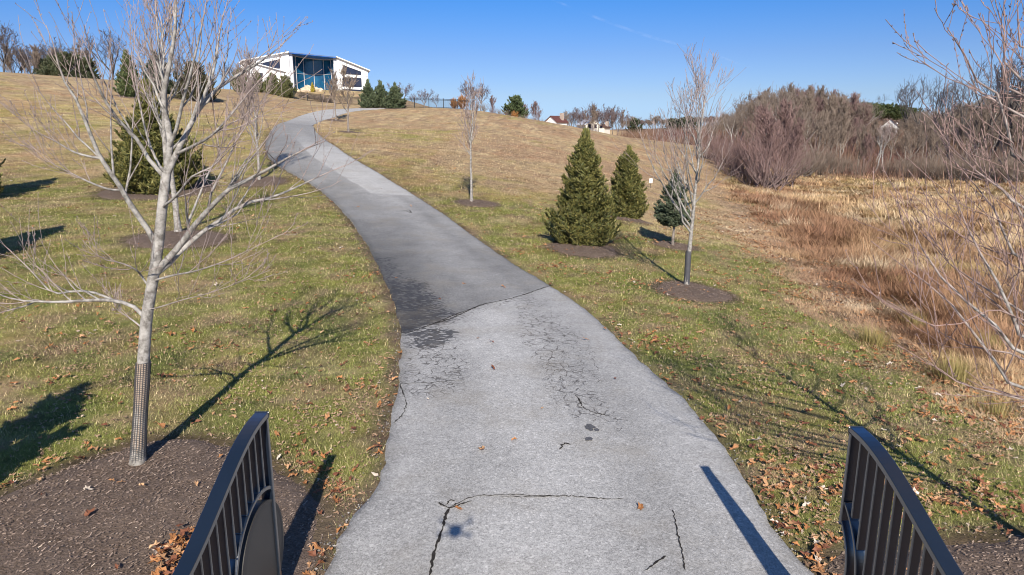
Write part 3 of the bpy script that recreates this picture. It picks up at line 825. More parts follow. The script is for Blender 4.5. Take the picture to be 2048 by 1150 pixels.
def build_leaves():
    rng = RNG(3); a = Acc()
    X = []; S = []
    # general sprinkle and drifts on the lawn
    x, y, r = polar(rng, 130000, 4.2, 50, -48, 50)
    sd_ = road_sd(x, y); m = meadow(x, y); bd = bed_sd(x, y)
    pr = .035 + .40 * sstep(.56, .72, fbm(x * .7, y * .7, 131)) * (x > 0) + .10 * sstep(.6, .75, fbm(x * .8, y * .8, 133)) * (x < 0)
    pr = pr + .16 * np.exp(-((sd_ - .5) / .5) ** 2) * sstep(.45, .6, fbm(x * .9, y * .9, 135)) * (x < 0)
    pr = pr + .5 * np.exp(-(m / .9) ** 2) * sstep(.42, .6, fbm(x * .5, y * .5, 137)) + .22 * sstep(-4, -.5, m) * sstep(.5, .62, fbm(x * .35 - y * .25, y * .8 + x * .5, 139))
    pr = pr + .6 * np.exp(-((bd - .12) / .16) ** 2) * sstep(.5, .6, fbm(x * 1.1, y * 1.1, 141)) * (y < 14) * .6 + .55 * sstep(6, 2, m) * sstep(-1, 1, m) * sstep(.4, .55, fbm(x * .5, y * .5, 142)) + .03 * (x > 0)
    pr = np.where(sd_ < .02, .0015, pr) * np.where((bd < -.15) & (y < 12), .12, 1)
    k = (rng.random(len(x)) < pr * .55) & (y > 3)
    X = np.c_[x[k], y[k]]
    k2 = (sd_ > .1) & (bd > 0) & (rng.random(len(x)) < .10 + .42 * sstep(.42, .62, fbm(x * 1.1, y * 1.1, 145))) & (m < 3); X2 = np.c_[x[k2], y[k2]]
    # the drift of leaves against the left gate leaf
    d = rng.normal(size=(90, 2)) * (.10, .22) + at(352, 1130)[:2]; X = np.vstack([X, d]); dz = np.concatenate([np.zeros(k.sum()), np.abs(rng.normal(size=90)) * .04])
    nb_ = len(X); X = np.vstack([X, X2]); dz = np.concatenate([dz, np.zeros(len(X2))])
    n = len(X); x, y = X[:, 0], X[:, 1]; r = np.hypot(x, y)
    dz = dz + np.where(road_sd(x, y) < 0, .05, .028) + bed_h(x, y)
    K = 11; an = np.arange(K) * 2 * PI / K
    size = rng.uniform(.022, .052, n) * (1 + .012 * r)
    size[nb_:] *= .48
    rad = np.where(np.arange(K) % 2 == 0, 1., .55)[None] * rng.uniform(.75, 1.15, (n, K)); rad[:, 0] *= 1.25
    lx = rad * np.cos(an) * size[:, None] * 1.25; ly = rad * np.sin(an) * size[:, None] * .8
    lz = rng.normal(size=(n, K)) * .22 * size[:, None] + (ly ** 2) / (size[:, None] + 1e-6) * .6
    lx = np.c_[lx, np.zeros(n)]; ly = np.c_[ly, np.zeros(n)]; lz = np.c_[lz, np.zeros(n)]
    az = rng.uniform(0, 2 * PI, n)[:, None]; tl = rng.normal(size=(n, 1)) * .22
    wx = lx * np.cos(az) - ly * np.sin(az); wy = lx * np.sin(az) + ly * np.cos(az); wz = lz + tl * lx
    wz -= wz.min(1, keepdims=True)
    V = np.stack([x[:, None] + wx, y[:, None] + wy, (gz(x, y) + dz)[:, None] + wz], -1)
    i = np.arange(K); f = np.stack([i, (i + 1) % K, np.full(K, K)], 1)
    c = mix(np.broadcast_to(C(.36, .155, .055), (n, 3)), C(.47, .29, .16), rng.random(n) ** 1.6)
    t = rng.random(n); c = np.where((t < .28)[:, None], C(.19, .075, .04), c); c = np.where((t > .96)[:, None], C(.56, .47, .38), c)
    c[nb_:] = mix(c[nb_:], C(.40, .30, .21), np.full(n - nb_, .55))
    c = c * rng.uniform(.7, 1.25, n)[:, None]
    a.add(V.reshape(-1, 3), (np.arange(n)[:, None, None] * (K + 1) + f[None]).reshape(-1, 3), col=np.repeat(c, K + 1, 0))
    tag(link('fallen_leaves', a.mesh('fallen_leaves', M['leaf'], False)), 'rust brown fallen oak leaves scattered over lawn, beds and ditch', 'leaves', kind='stuff')
    g_ = Acc(); n = 2600; y_ = rng.uniform(4.2, 14, n); sd2 = rng.random(n) < .5; L_ = np.interp(y_, _yy, _Le); R_ = np.interp(y_, _yy, _Re)
    off = np.abs(rng.normal(size=n)) * .12 - .03; x_ = np.where(sd2, L_ - off, R_ + off); kk = rng.random(n) < np.where(sd2, .45, .3) * (1 + 2.0 * (y_ < 6.8)) * .4; x_, y_ = x_[kk], y_[kk]; n = len(x_)
    sz = rng.uniform(.004, .016, n); O6 = np.array([(1, 0, 0), (0, 1, 0), (-1, 0, 0), (0, -1, 0), (0, 0, .8), (0, 0, -.8)], float)
    V = np.c_[x_, y_, gz(x_, y_) + .02][:, None] + O6[None] * sz[:, None, None] * rng.uniform(.6, 1.3, (n, 6, 1)); f8 = np.array([(0, 1, 4), (1, 2, 4), (2, 3, 4), (3, 0, 4), (1, 0, 5), (2, 1, 5), (3, 2, 5), (0, 3, 5)])
    g_.add(V.reshape(-1, 3), (np.arange(n)[:, None, None] * 6 + f8).reshape(-1, 3), col=np.repeat(C(.26, .24, .22) * rng.uniform(.4, 1.5, n)[:, None], 6, 0))
    tag(link('edge_gravel', g_.mesh('edge_gravel', M['leaf'], False)), 'loose pale gravel crumbled along both edges of the driveway', 'gravel', kind='stuff')
    # chips
    a = Acc(); n = 110000
    x = rng.uniform(-9.5, 7.5, n); y = rng.uniform(3.2, 10.5, n); d = np.minimum(poly_sd(_poly1, x, y), poly_sd(_poly2, x, y))
    k = d < rng.uniform(-.3, .12, n)
    x, y = x[k], y[k]; q = [(x, y)]
    for (bx, by, rx, ry) in BEDS[:4] + BEDS[6:10]:
        m_ = 2200; t = rng.uniform(0, 2 * PI, m_); rr = np.sqrt(rng.random(m_)) * 1.03; q.append((bx + rx * rr * np.cos(t), by + ry * rr * np.sin(t)))
    x = np.concatenate([v[0] for v in q]); y = np.concatenate([v[1] for v in q]); n = len(x)
    h_ = bed_h(x, y)
    for (bx, by, rx, ry) in BEDS:
        s_ = (np.hypot((x - bx) / rx, (y - by) / ry) - 1) * min(rx, ry); h_ = np.maximum(h_, np.maximum(0, -.05 + .11 * sstep(.1, -.45, s_)))
    L = rng.uniform(.008, .034, n) * (1 + .02 * y); B = rng.uniform(.0025, .0065, n) * (1 + .03 * y); az = rng.uniform(0, 2 * PI, n); tl = rng.normal(size=n) * .3
    ux = np.cos(az); uy = np.sin(az); z = gz(x, y) + h_ + .012
    V = np.empty((n, 4, 3))
    for j, (sl, sb) in enumerate(((-1, -1), (1, -1), (1, 1), (-1, 1))):
        V[:, j, 0] = x + sl * L / 2 * ux - sb * B / 2 * uy; V[:, j, 1] = y + sl * L / 2 * uy + sb * B / 2 * ux; V[:, j, 2] = z + (sl + 1) / 2 * L * np.abs(tl) + .003 * sb
    c = mix(np.broadcast_to(C(.15, .108, .082), (n, 3)), C(.33, .25, .20), rng.random(n) ** 1.9); c = np.where((rng.random(n) > .988)[:, None], C(.55, .45, .35), c)
    a.add(V.reshape(-1, 3), np.arange(4 * n).reshape(n, 4), col=np.repeat(c, 4, 0))
    tag(link('mulch_chips', a.mesh('mulch_chips', M['leaf'], False)), 'dark shredded bark chips loose on the mulch beds', 'mulch', kind='stuff')


# ------------------------------------------------------------------ bare trees
def bare_tree(seed, H, r0, first=.28, nl=16, spread=.42, ang=(32, 52), k2=7, k3=4, k4=0, up=.30, rtip=.004, wob=.05, lean=0.):
    """trunk and crown meshes of a leafless tree standing at the origin"""
    rng = RNG(seed); T = Acc(); Cr = Acc()
    s = np.linspace(0, 1, 14)
    tp = np.stack([np.cumsum(rng.normal(size=14) * .012 * H) * s, np.cumsum(rng.normal(size=14) * .012 * H) * s, s * H], -1); tp[:, 0] += lean * H * s ** 1.5
    tr = np.maximum(r0 * (1 - s) ** .85 + r0 * .35 * np.exp(-s * 30), rtip)
    tubes(T, tp, tr, 8, tr=rtip)
    p1, r1 = spawn(rng, tp[None], tr[None], nl, first, .93, ang, lambda t, L: H * (spread * (1.08 - t) + .07), 8, up, .22, wob, .62, rtip)
    tubes(T, p1, r1, 5, tr=rtip)
    p2, r2 = spawn(rng, p1, r1, k2, .15, .97, (25, 55), lambda t, L: L * (.55 * (1.1 - t)) + .10, 6, .30, .22, wob * 1.2, .65, rtip)
    tubes(Cr, p2, r2, 4, tr=rtip)
    p3, r3 = spawn(rng, p2, r2, k3, .15, .98, (25, 55), lambda t, L: L * .5 + .06, 4, .25, .15, wob, .7, rtip)
    tubes(Cr, p3, r3, 3, tr=rtip)
    if k4:
        p4, r4 = spawn(rng, p3, r3, k4, .2, .98, (25, 60), lambda t, L: L * .5 + .04, 3, .15, .1, wob, .8, rtip); tubes(Cr, p4, r4, 3, tr=rtip)
    return T, Cr


def old_tree(seed, H, r0, forks=5, rtip=.02, fl=.3, up=.2, k=(6, 5, 4)):
    """broad crowned mature bare tree: short bole that divides, rising crooked limbs, a haze of twigs"""
    rng = RNG(seed); T = Acc(); Cr = Acc(); s = np.linspace(0, 1, 7)
    b = H * fl; tp = np.stack([np.cumsum(rng.normal(size=7)) * .03 * b, np.cumsum(rng.normal(size=7)) * .03 * b, s * b], -1)
    tubes(T, tp, r0 * (1 - .3 * s) + r0 * .4 * np.exp(-s * 8), 7)
    P_, R_ = [], []
    for i in range(forks):
        az = 2 * PI * (i + rng.random() * .7) / forks; out = H * rng.uniform(.12, .36) * (0.25 if i == 0 else 1); hh = H * rng.uniform(.75, 1.0) if i else H
        q = np.linspace(0, 1, 10); z = tp[-1, 2] * .85 + (hh - tp[-1, 2] * .85) * q ** .9
        rad = out * np.sin(q * PI / 2) ** 1.0
        p = np.stack([tp[-1, 0] + rad * np.cos(az), tp[-1, 1] + rad * np.sin(az), z], -1) + np.cumsum(rng.normal(size=(10, 3)) * .018 * H, 0) * q[:, None]
        P_.append(p); R_.append(np.maximum(r0 * .55 * (1 - q) ** .8, rtip))
    P_, R_ = np.array(P_), np.array(R_); tubes(T, P_, R_, 6, tr=rtip)
    p1, r1 = spawn(rng, P_, R_, k[0], .18, .95, (28, 60), lambda t, L: H * .30 * (1.15 - t), 7, up, .18, .09, .6, rtip); tubes(T, p1, r1, 4, tr=rtip)
    p2, r2 = spawn(rng, p1, r1, k[1], .2, .98, (25, 60), lambda t, L: L * .5, 5, .12, .1, .10, .7, rtip * .8); tubes(Cr, p2, r2, 3, tr=rtip)
    p3, r3 = spawn(rng, p2, r2, k[2], .15, .98, (25, 65), lambda t, L: L * .55, 4, .1, .06, .10, .8, rtip * .65); tubes(Cr, p3, r3, 3, tr=rtip)
    return T, Cr


def bush(seed, H, W, stems=26, rtip=.014, k=(5, 4)):
    rng = RNG(seed); Cr = Acc(); q = np.linspace(0, 1, 8)
    P_ = []
    for i in range(stems):
        az = rng.uniform(0, 2 * PI); o = W * .5 * math.sqrt(rng.random()); h = H * rng.uniform(.6, 1.) * (1 - .35 * (o / (W * .5)) ** 2)
        b = rng.normal(size=2) * W * .07
        p = np.stack([b[0] + o * np.cos(az) * q ** .8, b[1] + o * np.sin(az) * q ** .8, h * q], -1) + np.cumsum(rng.normal(size=(8, 3)) * .012 * H, 0) * q[:, None]
        P_.append(p)
    P_ = np.array(P_); R_ = np.maximum(.012 * H * (1 - q) ** .8, rtip)[None].repeat(stems, 0)
    tubes(Cr, P_, R_, 4, tr=rtip)
    p1, r1 = spawn(rng, P_, R_, k[0], .12, .97, (22, 50), lambda t, L: L * .38 * (1.15 - t * .5), 5, .3, .15, .06, .6, rtip); tubes(Cr, p1, r1, 3, tr=rtip)
    p2, r2 = spawn(rng, p1, r1, k[1], .1, .98, (22, 55), lambda t, L: L * .5, 4, .2, .1, .06, .7, rtip * .75); tubes(Cr, p2, r2, 3, tr=rtip)
    return Cr


def put_tree(name, label, cat, loc, TC, mat, rz=0, group=None):
    t = thing(name, label, cat, loc, rz, group)
    link('trunk', TC[0].mesh('trunk', mat), t); link('crown', TC[1].mesh('crown', mat), t)
    return t


# ------------------------------------------------------------------ spruces
def spruce(seed, H, W, col0, col1, bottom=.02, prof=1., nb=420, sh=46, slen=.15, sw=.022, lift=.35, gap=.0, tipc=.35, trunkc=(.16, .115, .085)):
    """conifer: tapered stem, whorled boughs, each bough clad in needle shoots"""
    rng = RNG(seed); T = Acc(); Cr = Acc()
    s = np.linspace(0, 1, 10); tp = np.stack([rng.normal(size=10) * .008 * H, rng.normal(size=10) * .008 * H, s * H * .97], -1); tp[0, :2] = 0
    tubes(T, tp, np.maximum(.022 * H * (1 - s), .008), 7, tw=np.zeros(10))
    z = bottom + (1 - bottom) * rng.random(nb) ** 1.25; z = np.where(rng.random(nb) < gap, z * .6 + .4, z)
    zl = (z - bottom) / (1 - bottom)
    L = W * .5 * np.maximum((1 - zl) ** prof, .02) * (.72 + .4 * rng.random(nb)) * np.minimum(1, .72 + zl * 3) + .05
    lump = .8 + .4 * vnoise(zl * 5, rng.uniform(0, 6, nb), seed)
    az = rng.uniform(0, 2 * PI, nb)
    L *= .70 + .55 * vnoise(np.cos(az) * 2.5 + 5, zl * 8 + np.sin(az) * 2.5, seed)
    q = np.linspace(0, 1, 6)
    el = np.radians(8 + 50 * zl ** 1.6) + rng.normal(size=nb) * .12
    hx = L[:, None] * q * np.cos(el)[:, None]; hz = L[:, None] * (q * np.sin(el)[:, None] - .28 * np.sin(q * PI) * (1 - zl[:, None]) + lift * .35 * q ** 3 * (1 - zl[:, None]))
    Bp = np.stack([hx * np.cos(az)[:, None], hx * np.sin(az)[:, None], z[:, None] * H * .95 + hz], -1)
    Bp[..., 2] = np.maximum(Bp[..., 2], .04)
    tubes(T, Bp, np.maximum((.006 * H * .25 + .012 * L)[:, None] * (1 - q * .9), .003), 3, tw=np.zeros((nb, 6)))
    # needle shoots
    cnt = np.maximum(6, (sh * L / L.mean())).astype(int); bi = np.repeat(np.arange(nb), cnt); n = len(bi)
    t = .12 + .88 * rng.random(n) ** .75; u = t * 5; i = np.minimum(u.astype(int), 4); f = (u - i)[:, None]
    S0 = Bp[bi, i] * (1 - f) + Bp[bi, i + 1] * f; D = Bp[bi, i + 1] - Bp[bi, i]; D /= np.linalg.norm(D, axis=1, keepdims=True)
    side = np.stack([-D[:, 1], D[:, 0], np.zeros(n)], 1); side /= np.linalg.norm(side, axis=1, keepdims=True) + 1e-9
    sg = rng.choice([-1., 1.], n)[:, None] * rng.uniform(.2, 1.1, (n, 1))
    off = side * sg * (L[bi] * .34 * (1.05 - t))[:, None] * rng.random((n, 1)); S0 = S0 + off
    S0[:, 2] -= np.abs(rng.normal(size=n)) * .03
    d = D * rng.uniform(.3, 1., (n, 1)) + side * sg * .8 + rng.normal(size=(n, 3)) * .28; d[:, 2] += lift * rng.uniform(0, 1.7, n); d /= np.linalg.norm(d, axis=1, keepdims=True)
    l = slen * rng.uniform(.55, 1.35, n) * (.75 + .25 * np.minimum(1, L[bi]))
    tp_ = rng.random(n) < .02; S0[tp_] = np.c_[rng.normal(size=(tp_.sum(), 2)) * .018 * W, H * (1 - .13 * rng.random(tp_.sum()))]; d[tp_] = np.c_[rng.normal(size=(tp_.sum(), 2)) * .3, np.ones(tp_.sum())]; d[tp_] /= np.linalg.norm(d[tp_], axis=1, keepdims=True); l[tp_] *= 1.5
    ref = rng.normal(size=(n, 3)); a_ = np.cross(d, ref); a_ /= np.linalg.norm(a_, axis=1, keepdims=True); b_ = np.cross(d, a_)
    V = np.empty((n, 7, 3)); w_ = sw * rng.uniform(.7, 1.3, n)
    for j in range(3):
        an = 2 * PI * j / 3; r_ = a_ * math.cos(an) + b_ * math.sin(an)
        V[:, j] = S0 + r_ * (w_ * .5)[:, None]; V[:, 3 + j] = S0 + d * (l * .45)[:, None] + r_ * w_[:, None]
    V[:, 6] = S0 + d * l[:, None]
    base = np.arange(n)[:, None, None] * 7
    q4 = np.array([(0, 1, 4, 3), (1, 2, 5, 4), (2, 0, 3, 5)]); q3 = np.array([(3, 4, 6), (4, 5, 6), (5, 3, 6)])
    c = mix(np.broadcast_to(np.array(col0), (n, 3)), np.array(col1), rng.random(n) ** 1.2); c = c * rng.uniform(.65, 1.35, n)[:, None]
    cc = np.repeat(c, 7, 0).reshape(n, 7, 3); cc[:, 6] = cc[:, 6] * (1 + tipc) + C(.03, .025, .0) * tipc
    Cr.add(V.reshape(-1, 3), [(base + q4).reshape(-1, 4), (base + q3).reshape(-1, 3)], col=cc.reshape(-1, 3))
    # leader
    return T, Cr


def put_spruce(name, label, cat, loc, TC, rz=0, group=None):
    t = thing(name, label, cat, loc, rz, group)
    link('trunk', TC[0].mesh('trunk', M['forest']), t); link('crown', TC[1].mesh('crown', M['needle'], False), t)
    return t


def G(p, dz=0.):
    return (float(p[0]), float(p[1]), float(gz(p[0], p[1])) + dz)


def depth(p):
    return p[1] * cp + (CAMH - p[2]) * sp


def hgt(p, topy):
    """height of something standing at p whose top shows at photo row topy"""
    x = p[0]; Y = p[1]
    yn = -(topy - CY) / F
    # solve z on the vertical above p
    return CAMH + Y * (yn * cp - sp) / (cp + yn * sp) - float(gz(x, Y))



def lat(px, Y):
    """x of something standing on the ground at distance Y whose foot shows in column px"""
    x = (px - CX) / F * Y
    for _ in range(3):
        x = (px - CX) / F * (Y * cp + (CAMH - float(gz(x, Y)) - 2.5) * sp)
    return x


# ------------------------------------------------------------------ near tree on the left, limbs as the photograph shows them
def limb(pts, Y0, n=14):
    """pts: (px, py, dy) -> 3D polyline; dy is the distance of the point behind the trunk's plane"""
    return resample([onY(p[0], p[1], Y0 + (p[2] if len(p) > 2 else 0)) for p in pts], n)


def grown(label_mat, limbs, radii, twig, seed, root, T, Cr, k2=9, k3=4, k4=2, L2=.36, rtip=.0032):
    rng = RNG(seed); n = 14; q = np.linspace(0, 1, n)
    Pm = np.array(limbs); Rm = np.array([np.maximum(r * (1 - q) ** .75, rtip * 1.2) for r in radii])
    tubes(T, Pm, Rm, 7)
    p2, r2 = spawn(rng, Pm, Rm, k2, .22, .97, (22, 48), lambda t, L: L * L2 * (1.15 - t) + .12, 8, .28, .22, .045, .6, rtip)
    tubes(Cr, p2, r2, 4)
    p3, r3 = spawn(rng, p2, r2, k3, .15, .95, (24, 52), lambda t, L: L * .46 + .06, 6, .22, .12, .035, .7, rtip)
    tubes(Cr, p3, r3, 3)
    if k4:
        p4, r4 = spawn(rng, p3, r3, k4, .2, .95, (24, 60), lambda t, L: L * .35 + .03, 4, .15, .1, .05, .8, rtip * .9)
        tubes(Cr, p4, r4, 3)
    # buds: short fat spurs along the twigs
    pb, rb = spawn(rng, p3, r3, 4, .2, 1., (30, 70), lambda t, L: .018 + L * 0, 3, .2, .1, .02, 1.3, rtip * 1.3)
    tubes(Cr, pb, np.maximum(rb, rtip * 1.4), 3)


def build_left_tree():
    b = at(275, 930); Y0 = b[1]; t = thing('maple_tree', 'tall grey maple nearest the left gate leaf, mesh guard round its trunk', 'tree', (0, 0, 0))
    T = Acc(); Cr = Acc()
    tr = limb([(275, 938), (279, 860), (283, 790), (287, 720), (293, 640), (303, 575), (311, 530), (318, 480), (325, 410), (333, 345)], Y0, 22)
    tr[0, 2] = float(gz(tr[0, 0], tr[0, 1])) - .03
    s = np.linspace(0, 1, 22)
    tubes(T, tr, (.076 - .026 * s) + .03 * np.exp(-s * 16), 12, tw=np.zeros(22))
    limbs = [
        ([(333, 345), (340, 292), (338, 260), (328, 220, .1), (328, 180, .1), (335, 150), (342, 110), (350, 60), (352, -30), (350, -90)], .040),
        ([(331, 356), (352, 308), (372, 268, .1), (392, 228, .2), (412, 200, .3), (436, 176, .3), (472, 152, .4), (500, 136, .5), (540, 110, .6), (585, 70, .6)], .036),
        ([(304, 560), (332, 520), (360, 492), (388, 452, -.1), (424, 412, -.2), (456, 380, -.3), (504, 356, -.4), (540, 336, -.5), (590, 308, -.6), (655, 280, -.7)], .040),
        ([(310, 550), (330, 535), (360, 504, .2), (400, 468, .3), (440, 440, .5), (488, 408, .6), (540, 396, .8), (580, 380, .9), (640, 352, 1.), (690, 330, 1.1)], .032),
        ([(330, 356), (312, 335), (296, 316), (272, 276, -.1), (240, 244, -.2), (212, 204, -.3), (195, 170, -.4), (170, 110, -.5), (150, 63, -.6)], .026),
        ([(312, 490), (300, 466), (288, 448), (260, 408, -.1), (232, 360, -.2), (200, 314, -.3), (164, 226, -.4), (150, 195, -.4), (122, 150, -.4), (111, 101, -.5), (92, 50, -.5)], .034),
        ([(200, 316, -.3), (175, 312, -.3), (146, 303, -.35), (110, 282, -.4), (70, 261, -.5), (47, 233, -.5)], .014),
        ([(240, 380, -.15), (215, 378, -.2), (174, 362, -.3), (140, 345, -.3), (108, 329, -.4), (60, 290, -.4)], .013),
        ([(287, 632), (270, 615), (250, 606), (215, 600, -.1), (170, 601, -.15), (117, 604, -.2), (60, 602, -.3), (39, 600, -.3), (0, 590, -.4), (-60, 560, -.4)], .024),
        ([(232, 603), (188, 585, .1), (150, 582, .1), (109, 587, .15), (88, 570, .2), (66, 545, .2), (30, 510, .25), (0, 483, .3), (-40, 450, .3)], .016),
        ([(70, 603, -.2), (50, 612, -.2), (20, 620, -.3), (0, 626, -.3), (-50, 640, -.3)], .010),
        ([(300, 575), (293, 567), (283, 552), (270, 538, -.2), (240, 525, -.3), (203, 516, -.4), (165, 480, -.5)], .014),
        ([(284, 655), (265, 640), (250, 630, .1), (235, 620, .2), (228, 606, .3)], .011),
        ([(305, 562), (344, 551, -.2), (391, 542, -.4), (450, 522, -.6), (508, 495, -.8), (560, 470, -.9)], .013),
        ([(296, 618), (313, 616, -.1), (364, 600, -.3), (415, 587, -.5), (489, 561, -.7), (540, 540, -.8)], .008),
        ([(333, 340), (330, 300, .1), (327, 240, .2), (327, 174, .2), (318, 100, .3), (313, 35, .3), (308, -40, .3)], .026),
        ([(335, 300), (352, 260, -.1), (366, 200, -.2), (380, 150, -.3), (395, 90, -.3), (410, 20, -.4), (418, -40, -.4)], .022),
        ([(395, 225, .2), (412, 180, .2), (430, 130, .3), (440, 60, .3), (455, 0, .4)], .020),
        ([(352, 308), (390, 290, -.2), (424, 270, -.4), (470, 220, -.5), (510, 170, -.6), (560, 120, -.6)], .018),
        ([(376, 445, .2), (395, 400, .4), (420, 340, .5), (450, 300, .6), (480, 262, .7), (530, 225, .8)], .016),
        ([(324, 415), (352, 392, -.3), (385, 352, -.5), (424, 334, -.6), (468, 288, -.7), (500, 240, -.8)], .016),
        ([(332, 345), (318, 330, .3), (300, 290, .5), (286, 240, .6), (275, 180, .7), (262, 100, .8), (262, 20, .8)], .018)]
    grown('x', [limb(l[0], Y0) for l in limbs], [l[1] for l in limbs], 1, 12, b, T, Cr, k2=8, k3=3, k4=0, L2=.46, rtip=.0026)
    link('trunk', T.mesh('trunk', M['bark']), t); link('crown', Cr.mesh('crown', M['bark']), t)
    # trunk guard: pale sleeve under a black square mesh
    g = Acc(); top = np.array(onY(287, 726, Y0)); k = tr[:, 2] < top[2] + .05; gp = resample(tr[k], 16); gr = .080 - .010 * np.linspace(0, 1, 16) + .01 * np.sin(np.linspace(0, 9, 16)) * .4
    tubes(g, gp, gr, 14, tw=np.zeros(16)); sl = link('trunk_guard', g.mesh('trunk_guard', M['wrap']), t)
    g = Acc(); n = 18; an = np.arange(n) * 2 * PI / n
    gq = resample(tr[k], 60); rq = np.interp(np.linspace(0, 1, 60), np.linspace(0, 1, 16), gr) + .006
    tubes(g, np.stack([gq + rq[:, None] * np.array([math.cos(v), math.sin(v), 0]) for v in an]), np.full((n, 60), .0042), 3, tw=np.zeros((n, 60)))
    rings = [np.stack([gq[i] + rq[i] * np.array([math.cos(v), math.sin(v), 0]) for v in np.append(an, an[0])]) for i in range(0, 60, 1)]
    tubes(g, np.array(rings), np.full((len(rings), n + 1), .0042), 3, tw=np.zeros((len(rings), n + 1)))
    link('mesh', g.mesh('guard_mesh', M['plastic']), sl)


def build_right_tree():
    bx, by = 5.55, 4.9; z0 = float(gz(bx, by)); T = Acc(); Cr = Acc()
    t = thing('maple_tree', 'grey maple with red twigs reaching in from the right edge of the photo', 'tree', (0, 0, 0))
    tr = resample([(bx, by, z0 - .03), (bx - .02, by, z0 + 1.2), (bx - .06, by + .05, 2.6), (bx - .1, by + .1, 4.2), (bx - .1, by + .1, 6.4)], 20); s = np.linspace(0, 1, 20)
    tubes(T, tr, np.maximum(.085 * (1 - s) ** .8 + .03 * np.exp(-s * 14), .006), 10)
    L = [
        ([(2048, 234), (1981, 199), (1930, 164, .1), (1872, 150, .2), (1843, 122, .2)], .022, 3.2), ([(2048, 193), (2018, 146), (1989, 113), (1974, 66, .1), (1965, 29, .1)], .020, 3.6),
        ([(2048, 161), (2020, 110), (2011, 73), (1990, 0, .1), (1984, -40)], .020, 3.9), ([(2048, 416), (2025, 394), (1989, 369), (1945, 336, .1), (1894, 285, .2), (1864, 241, .3)], .022, 2.5),
        ([(2048, 325), (2025, 278), (2000, 219), (1989, 175), (1952, 161, -.1), (1930, 110, -.2), (1894, 55, -.3)], .024, 2.9), ([(2048, 799), (1987, 785), (1922, 768, -.1), (1889, 744, -.2), (1836, 715, -.3), (1795, 690, -.3)], .015, 1.5),
        ([(2048, 777), (2008, 744), (1963, 687), (1922, 633, .1), (1889, 593, .2), (1840, 556, .3), (1783, 515, .4), (1742, 482, .5)], .022, 1.6), ([(2048, 707), (1987, 646), (1926, 597, .1), (1869, 539, .2), (1840, 490, .3), (1811, 429, .4), (1779, 380, .5)], .024, 1.8),
        ([(2048, 625), (2003, 597), (1946, 560, .2), (1890, 520, .4), (1850, 470, .5), (1820, 440, .6)], .018, 2.0), ([(2048, 674), (2020, 609), (1983, 544), (1954, 495, .1), (1930, 445, .2), (1905, 380, .3), (1890, 320, .3)], .024, 1.9),
        ([(2048, 433), (2028, 400), (2005, 375), (1960, 350, .4), (1910, 330, .5), (1870, 290, .6)], .018, 2.6), ([(2048, 640), (1980, 620, -.2), (1900, 655, -.3), (1840, 640, -.4), (1774, 601, -.5)], .010, 2.0),
        ([(2048, 520), (2010, 470), (1985, 410, .3), (1960, 380, .4), (1920, 340, .5), (1880, 270, .5)], .02, 2.2), ([(2060, 100), (2045, 40), (2030, -20), (2020, -60)], .02, 4.2)]
    P_, R_ = [], []
    for pts, r, zt in L:
        q = [onY(p[0], p[1], by + .05 + (p[2] if len(p) > 2 else 0)) for p in pts]
        c = np.array([np.interp(zt, tr[:, 2], tr[:, 0]), np.interp(zt, tr[:, 2], tr[:, 1]), min(zt, q[0][2] - .35)])
        P_.append(resample([c] + q, 14)); R_.append(r)
    # limbs on the far side from the picture
    rng = RNG(77)
    for i in range(9):
        z = 1.7 + i * .42; az = rng.uniform(-.9, 1.7); o = (2.2 - .25 * i * .7); c = np.array([np.interp(z, tr[:, 2], tr[:, 0]), np.interp(z, tr[:, 2], tr[:, 1]), z])
        P_.append(resample([c, c + (.4 * o * math.cos(az), .4 * o * math.sin(az), .5), c + (o * math.cos(az), o * math.sin(az), 1.7)], 14)); R_.append(.02)
    grown('x', P_, R_, 1, 23, None, T, Cr, k2=6, k3=4, k4=0, L2=.40, rtip=.0027)
    link('trunk', T.mesh('trunk', M['redmaple']), t); link('crown', Cr.mesh('crown', M['redmaple']), t)


def build_young_trees():
    def one(px, py, top, label, seed, r0, guard=None, mat='bark', **kw):
        p = at(px, py); H = hgt(p, top); t = put_tree('young_tree', label, 'tree', G(p, -.02), bare_tree(seed, H, r0, **kw), M[mat], group='young leafless trees planted along the driveway')
        if guard:
            a = Acc(); s = np.linspace(0, 1, 6); tubes(a, np.stack([s * 0, s * 0, .02 + s * guard], -1), np.full(6, r0 + .017), 10, tw=np.zeros(6))
            link('trunk_guard', a.mesh('trunk_guard', M['plastic']), t)
        return t
    one(357, 466, -8, 'pale young tree growing right behind the near maple, in its own mulch ring', 31, .105, first=.34, nl=20, spread=.36, k2=7, k3=3, rtip=.006, up=.42)
    one(519, 361, 118, 'reddish twigged young tree on the inside of the driveway bend', 32, .085, first=.26, nl=20, spread=.40, k2=7, k3=4, rtip=.009, up=.3)
    one(943, 404, 165, 'slim sparse young tree alone on the open right lawn, dark mulch below', 33, .07, first=.34, nl=17, spread=.27, k2=6, k3=3, rtip=.007, up=.45)
    one(1373, 572, 132, 'young tree with dark trunk sleeve beside the two right spruces', 34, .068, guard=1.05, first=.24, nl=24, spread=.42, k2=6, k3=3, rtip=.0045, up=.28, ang=(35, 58))
    one(697, 264, 140, 'larger of the two small bare trees beside the upper driveway', 35, .10, first=.30, nl=16, spread=.34, k2=6, k3=4, rtip=.017, mat='forest')
    one(672, 241, 150, 'smaller of the two small bare trees, farther up the driveway', 36, .10, first=.30, nl=16, spread=.34, k2=6, k3=4, rtip=.018, mat='forest')


